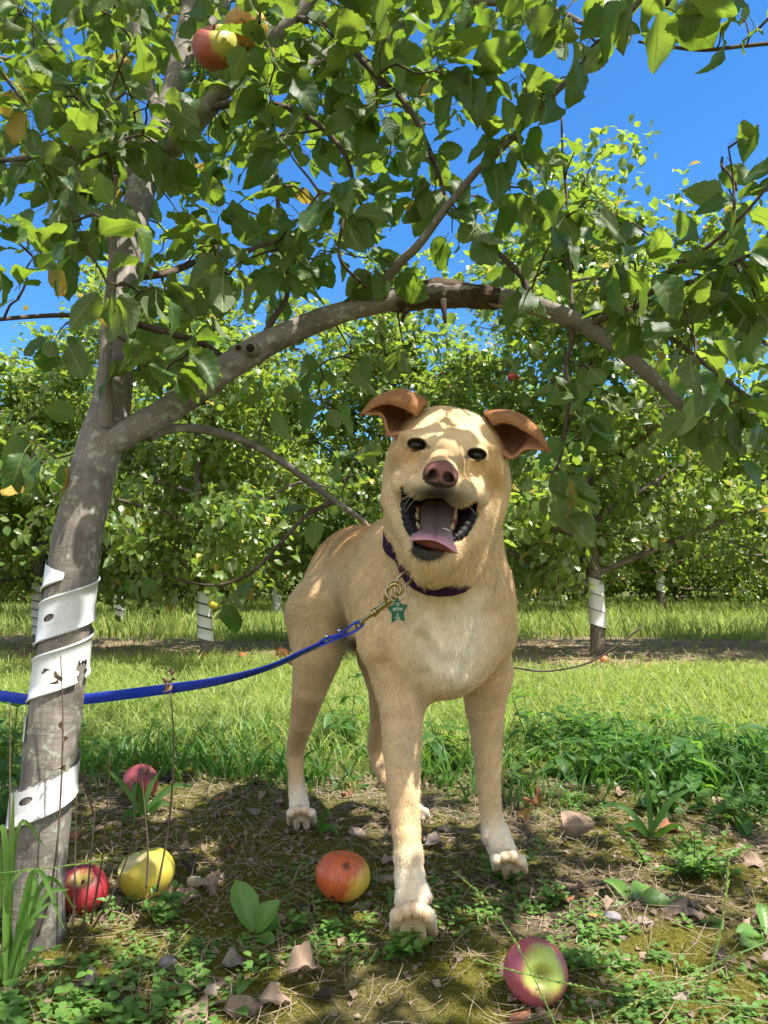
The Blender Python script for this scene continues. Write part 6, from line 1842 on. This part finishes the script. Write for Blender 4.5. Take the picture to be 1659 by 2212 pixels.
for p_ in to.data.polygons:
    if p_.index > 1: p_.material_index = 1
for txt, dy, sz in (('ICI', .0075, .0042), ('PATTON', .0015, .0040), ('&', -.0045, .0035), ('NIEM', -.0090, .0032)):
    cu = bpy.data.curves.new('lettering', 'FONT'); cu.body = txt; cu.size = sz * 1.35; cu.align_x = 'CENTER'; cu.align_y = 'CENTER'
    tmp = bpy.data.objects.new('tmp', cu); SC.collection.objects.link(tmp); dg = bpy.context.evaluated_depsgraph_get(); me = bpy.data.meshes.new_from_object(tmp.evaluated_get(dg)); bpy.data.objects.remove(tmp)
    co = np.array([v.co[:] for v in me.vertices]); fs = [tuple(p.vertices) for p in me.polygons]
    if len(co): obj('lettering', npmesh('lettering', np.array([rot_tag(-x * .62, y + dy, -.0014) for x, y, z in co]), [f[::-1] for f in fs], None, None, M['tag_edge'], False), TAGO)
# leash: strap from beyond the frame, behind the trunk, to the brass clip
LE = empty('leash', [float(v) for v in P(500, 1470, 1.05)], 'blue flat leash with a brass snap clip running from the dog behind the trunk', 'leash')
pts = [(-900, 2080, 1.5, 90), (-700, 1750, 1.35, 90), (-400, 1520, 1.2, 90), (-130, 1490, 1.16, 90), (0, 1503, 1.155, 88), (70, 1512, 1.16, 86), (130, 1513, 1.165, 85), (185, 1510, 1.16, 84), (270, 1500, 1.14, 80), (370, 1487, 1.11, 68), (450, 1475, 1.085, 52), (530, 1457, 1.06, 36), (600, 1434, 1.03, 26), (660, 1406, 1.005, 22), (700, 1388, .99, 21)]
q = crom(pts, 160); p = np.array([P(a, b, c) for a, b, c, d in q]); T = np.gradient(p, axis=0); T /= np.linalg.norm(T, axis=1)[:, None]
up_v = np.cross(np.array((0, 1., 0)), T); up_v *= np.sign(up_v[:, 2:3]); up_v /= np.linalg.norm(up_v, axis=1)[:, None]; fw = np.cross(T, up_v)
tw_ = np.radians(q[:, 3])[:, None]; side = up_v * np.sin(tw_) + fw * np.cos(tw_)
V, Q, U = ribbon(p, side, .0158, .0024); obj('strap', npmesh('strap', V, Q, U, None, M['blue']), LE)
lp = [(695, 1393, .992), (730, 1378, .985), (755, 1369, .98), (775, 1358, .977), (783, 1348, .975), (778, 1342, .974), (764, 1347, .974), (748, 1360, .976), (735, 1370, .980), (715, 1376, .984), (694, 1384, .988)]
p = crom([P(*a) for a in lp], 70); T = np.gradient(p, axis=0); T /= np.linalg.norm(T, axis=1)[:, None]
V, Q, U = ribbon(p, np.tile(np.array((.15, 1., .12)), (70, 1)), .015, .0026); obj('loop', npmesh('loop', V, Q, U, None, M['blue']), LE)
for a in ((706, 1378), (733, 1366)):
    c = P(a[0], a[1] - 3, .978); V, Q, U = tube(np.array([c, c + np.array((0, -.001, .0022))]), [.003, .0022], 10); obj('rivet', npmesh('rivet', V, Q, U, None, M['rivet']), LE)
tp_, hp = P(776, 1347, .970), P(850, 1293, .935); ax = hp - tp_
f = lambda s: tp_ + ax * s
CLIP = empty('snap_clip', [float(v) for v in f(.4)]); CLIP.parent = LE; CLIP.location = Vector(f(.4)) - LE.location
def clip_part(name, ss, rr_, mat='brass'):
    V, Q, U = tube(np.array([f(s) for s in ss]), rr_, 14); me = npmesh(name, V, Q, U, None, M[mat]); o = bpy.data.objects.new(name, me)
    co = np.array([v.co[:] for v in me.vertices], np.float32) - np.array(f(.4), np.float32); me.vertices.foreach_set('co', co.ravel()); SC.collection.objects.link(o); o.parent = CLIP; return o
clip_part('shaft', np.linspace(0, .40, 12), [.0024] * 10 + [.0030, .0032])
clip_part('swivel', [.40, .43, .45, .48, .50, .53], [.0046, .0056, .0044, .0044, .0054, .0046])
clip_part('barrel', np.linspace(.53, 1.0, 12), [.0040] * 9 + [.0037, .0034, .0030])
seg_tube('hook', [P(836, 1302, .939), P(832, 1288, .936), P(838, 1272, .933), P(850, 1262, .931), P(862, 1265, .931), P(866, 1276, .931), P(862, 1284, .932)], .0024, 'brass', LE, 50, 10)
seg_tube('eye_loop', [P(783, 1341, .968), P(775, 1340, .972), P(769, 1347, .976), P(771, 1356, .978), P(779, 1355, .975), P(785, 1348, .97)], .0016, 'brass', LE, 50, 8, True)

# ------------------------------------------------------------------ fallen leaves, each its own
DL = [leaf_template(9, 6, .38, .15, .35, .6, .10, .82, 11, .2, .5), leaf_template(9, 6, .38, .1, .2, -.5, .12, .82, 12, .2, .2), leaf_template(9, 6, .36, .7, .3, .5, .10, .85, 13, .2, .6), leaf_template(9, 6, .40, -.2, -.25, .4, .10, .8, 14, .2, -.5), leaf_template(9, 6, .36, .4, .5, -.4, .1, .84, 15, .2, .3)]
DM = {}
for nm, a, b, c in (('tan', (.33, .235, .17), (.22, .15, .105), (.40, .30, .22)), ('grey', (.26, .20, .17), (.17, .13, .11), (.33, .26, .22)), ('rust', (.32, .13, .06), (.2, .09, .05), (.36, .17, .09)), ('dark', (.05, .037, .032), (.035, .027, .024), (.08, .06, .05)), ('ochre', (.42, .25, .07), (.3, .16, .05), (.42, .28, .1))):
    t = NT('dry_leaf_' + nm); uv = t.node('UVMap').outputs[0]; sx = t.node('SeparateXYZ', {0: uv}); ob = t.node('TexCoord').outputs['Object']
    n = t.noise(ob, 130, 4, .6); u = t.math('ABSOLUTE', sx.outputs[0]); w_ = t.math('FRACT', t.math('SUBTRACT', t.math('MULTIPLY', sx.outputs[1], 7.), t.math('MULTIPLY', u, 1.6)))
    vein = t.math('MAXIMUM', t.math('LESS_THAN', u, .05), t.math('MULTIPLY', t.math('LESS_THAN', w_, .12), .5))
    col = t.mix(n, a, b); col = t.mix(t.ramp(t.noise(ob, 60, 3), [(.6, 0.), (.66, .6)]), col, tuple(x * .35 for x in b)); col = t.mix(vein, col, c)
    bs = t.bsdf(col, .75, .25, t.bump(t.math('SUBTRACT', n, vein), .5, .0015)); tl = t.node('BsdfTranslucent', {'Color': tuple(min(1, x * 1.2) for x in a)})
    DM[nm] = t.done(t.node('MixShader', {0: .15, 1: bs.outputs[0], 2: tl.outputs[0]}))


def fallen(xd, yd, lpx, colr, shape, ang, label, tilt=0., group='dry fallen leaves', seed=0, lift=.004):
    b = GP(xd, yd); L = lpx * .9 * PX(b[1]); rg = np.random.default_rng(int(xd * 7 + yd))
    ax = np.array((math.cos(ang), math.sin(ang) * 1.0, tilt)); nr = np.array((rg.normal() * .25, -.3 + rg.normal() * .2, 1.)) if not ('upright' in label or 'standing' in label) else np.array((rg.normal() * .3, -1., .2))
    V, F, U = DL[shape]; V2, F2, U2, A2 = place([(V, F, U)], np.array([(0., 0, 0)]), np.array([ax]), np.array([nr]), np.array([L]), np.array([.5]), rg)
    mid = V2.mean(0); V2 = V2 - mid; V2[:, 2] *= (1. if 'upright' in label or 'standing' in label or 'arching' in label else .6); V2[:, 2] -= V2[:, 2].min() + .003; V2 += b
    o = obj('fallen_leaf', npmesh('fallen_leaf', V2, F2, U2, None, DM[colr])); tag(o, label, 'leaf', group)


FL = [(512, 2085, 85, 'grey', 0, .5, 'folded grey-brown leaf behind the row of curled leaves at the front edge'), (415, 2125, 60, 'tan', 1, 1.2, 'pinkish tan crumpled leaf left of the folded grey-brown leaf'), (478, 2120, 48, 'tan', 3, .3, 'small ochre-tan leaf between the pinkish crumpled leaf and the long curled leaf'),
      (655, 2118, 95, 'tan', 2, .5, 'long tube-curled tan leaf arching beside a dark lump'), (590, 2170, 85, 'tan', 0, .1, 'broad tan curled leaf in the middle of the front row'), (520, 2185, 95, 'tan', 1, .2, 'large brown leaf lying against the broad tan curled leaf'),
      (408, 2200, 95, 'tan', 3, .8, 'big tan leaf lowest in the near litter, cut by the frame'), (185, 2135, 55, 'grey', 3, 1.4, 'grey cupped leaf standing on edge in the near litter'), (240, 2130, 48, 'grey', 0, .8, 'small brown leaf right of the grey cupped leaf'),
      (700, 2150, 55, 'dark', 4, 2.6, 'black curled leaf at the end of the long tube-curled leaf'), (455, 1925, 60, 'tan', 3, 1.6, 'tan leaf standing upright left of the smooth seedling'), (400, 1935, 70, 'tan', 1, .3, 'flat tan leaf under the yellow apple\'s right side'),
      (255, 1945, 55, 'tan', 1, .6, 'tan leaf between the red apple and the yellow apple'), (405, 1830, 45, 'tan', 0, .4, 'small tan leaf in the sunlit straw behind the yellow apple'), (430, 1900, 36, 'rust', 1, 1.2, 'reddish leaf scrap beside the pale stone right of the yellow apple'),
      (285, 1745, 30, 'tan', 3, 1.3, 'little pale leaf below the dusky apple in the grass'), (768, 1800, 50, 'grey', 1, .1, 'flat purplish grey leaf between the hind paw and the bruised apple'), (830, 1905, 50, 'tan', 3, .2, 'tan leaf touching the bruised apple beside the near front leg'),
      (845, 1870, 55, 'tan', 4, .3, 'tan leaf half behind the dog\'s nearest leg'), (940, 1832, 65, 'grey', 2, .6, 'long curled leaf in the sun patch between the front legs'), (960, 1790, 40, 'tan', 1, .4, 'pale leaf in the straw behind the sun patch'),
      (1155, 1745, 62, 'rust', 4, 1.4, 'upright folded rusty leaf at the edge of the weeds'), (1240, 1795, 75, 'tan', 3, .2, 'flat pale brown leaf below the upright rusty leaf'), (1135, 1765, 40, 'ochre', 1, .5, 'yellow-brown scrap beside the upright rusty leaf'),
      (750, 1690, 45, 'ochre', 3, .3, 'ochre cupped leaf in the grass behind the dog\'s hind legs'), (500, 1755, 26, 'ochre', 1, .5, 'small orange leaf in the straw left of the hind paw'), (390, 1650, 34, 'tan', 4, 1.4, 'pinkish leaf caught upright in the dark grass'),
      (985, 1645, 40, 'rust', 1, .3, 'reddish leaf in the weeds between the front legs'), (1450, 1790, 60, 'rust', 0, .2, 'red-brown crumpled leaf under the dark weeds'), (1620, 1865, 75, 'tan', 0, 2.8, 'large tan curled leaf at the edge, beside the bushy chickweed'),
      (1450, 1965, 75, 'tan', 3, .2, 'tan leaf right behind the flat rosette'), (1395, 2000, 50, 'grey', 1, .3, 'grey-brown leaf right of the flat rosette'), (1500, 1975, 60, 'tan', 1, .4, 'tan leaf lying right of the tan leaf behind the rosette'), (1540, 1965, 45, 'tan', 4, 1.0, 'small pointed tan leaf between the two rosettes'),
      (1648, 1985, 65, 'tan', 0, 2.2, 'pinkish tan leaf over the cut-off rosette'), (1630, 2010, 60, 'tan', 2, .3, 'tan rolled leaf in front of the cut-off rosette'), (1270, 2000, 50, 'dark', 0, .7, 'dark wet curled leaf between the pink apple and the rosette'), (1285, 1985, 34, 'ochre', 1, .4, 'orange-brown leaf scrap on top of the dark wet leaf'),
      (1340, 2040, 42, 'grey', 1, .5, 'grey-pink flat leaf on the moss below the rosette'), (1215, 1930, 32, 'rust', 0, .5, 'reddish curled leaf right of the small chickweed seedling'), (1275, 1945, 34, 'rust', 4, .7, 'rusty twisted scrap between the seedling and the rosette'), (1215, 2140, 75, 'dark', 0, .4, 'black curled leaf leaning on the pink apple'),
      (1230, 2040, 32, 'dark', 1, .3, 'dark leaf scrap behind the pink apple'), (1395, 2075, 40, 'tan', 1, .4, 'tan scrap on the moss right of the pink apple'), (1470, 2165, 55, 'grey', 3, .4, 'pale grey leaf in the near moss at the right'), (1085, 2000, 40, 'grey', 1, .5, 'grey scrap between the paw and the pink apple'),
      (990, 2080, 34, 'grey', 4, 1.2, 'thin grey leaf left of the pink apple'), (600, 1985, 45, 'grey', 1, .2, 'grey-brown flat leaf right of the smooth seedling'), (660, 1965, 50, 'dark', 1, .4, 'dark lumpy leaf below the bruised apple'), (745, 1975, 42, 'dark', 0, .4, 'dark torn leaf below the bruised apple, nearer the paw'), (780, 1960, 44, 'grey', 3, .2, 'grey leaf at the right foot of the bruised apple'), (1560, 1740, 60, 'tan', 1, .4, 'tan leaf in shade under the rightmost weeds'), (1120, 2200, 60, 'rust', 3, .5, 'rusty leaf cut by the lower frame left of the pink apple')]
for q in FL: fallen(*q)
# extra litter that nobody could tell apart
rg = np.random.default_rng(77)
n = 70; x, y = strew(n, .72, 1.9, rg, .05, lambda x, y: .3 + .7 * np.clip(fbm(x * 3, y * 3, 91, 3) * 2 - .6, 0, 1))
for i in range(n):
    k = int(rg.integers(0, 5)); V, F, U = DL[k]; a = rg.uniform(0, 6.28); L = rg.uniform(.018, .034)
    V2, F2, U2, A2 = place([(V, F, U)], np.array([(0., 0, 0)]), np.array([(math.cos(a), math.sin(a), rg.normal() * .1)]), np.array([(rg.normal() * .3, rg.normal() * .3, 1)]), np.array([L]), np.array([.5]), rg)
    V2[:, 2] -= V2[:, 2].min() + .003; V2 += np.array((x[i], y[i], float(gh(x[i], y[i]))))
    tag(obj('leaf_scrap', npmesh('leaf_scrap', V2, F2, U2, None, DM[['tan', 'grey', 'rust', 'dark', 'grey'][int(rg.integers(0, 5))]])), 'small curled brown leaf scrap strewn on the moss and soil', 'leaf', 'small leaf scraps on the moss')
# stones
M['stone'] = plain_mat('pale_stone', (.40, .33, .25), .85, .2, 0, 90, .5, .5)
M['grey_stone'] = plain_mat('grey_stone', (.24, .22, .23), .85, .2, 0, 90, .5, .5)
def stone(xd, yd, wpx, mat, label, seed):
    b = GP(xd, yd); r = wpx / 2 * PX(b[1]); th = np.linspace(0, np.pi, 17); a = np.linspace(0, 2 * np.pi, 25); A, T_ = np.meshgrid(a, th)
    d = np.stack([np.sin(T_) * np.cos(A), np.sin(T_) * np.sin(A), np.cos(T_)], -1); k = .75 + .5 * fbm(d[..., 0] * 2 + seed, d[..., 1] * 2 + d[..., 2] * 2, seed, 3)
    k[:, -1] = k[:, 0]
    V = (d * k[..., None] * r * np.array((1, .9, .7))).reshape(-1, 3); V[:, 2] -= V[:, 2].min() + r * .25
    tag(obj('stone', npmesh('stone', V + b, grid_faces(17, 25), None, None, M[mat])), label, 'stone', 'small stones in the litter')
stone(421, 1912, 36, 'stone', 'small pale stone right of the yellow apple', 1); stone(360, 2085, 36, 'grey_stone', 'grey-purple stone in the near litter', 2); stone(457, 2140, 32, 'stone', 'pale pebble left of the small ochre-tan leaf', 3); stone(1323, 1998, 34, 'grey_stone', 'pale grey stone under the flat rosette', 4); stone(1118, 2085, 26, 'grey_stone', 'small dark stone left of the pink apple', 5)
for i, (x, y) in enumerate([(505, 1795), (790, 1905), (1200, 1860)]): pass
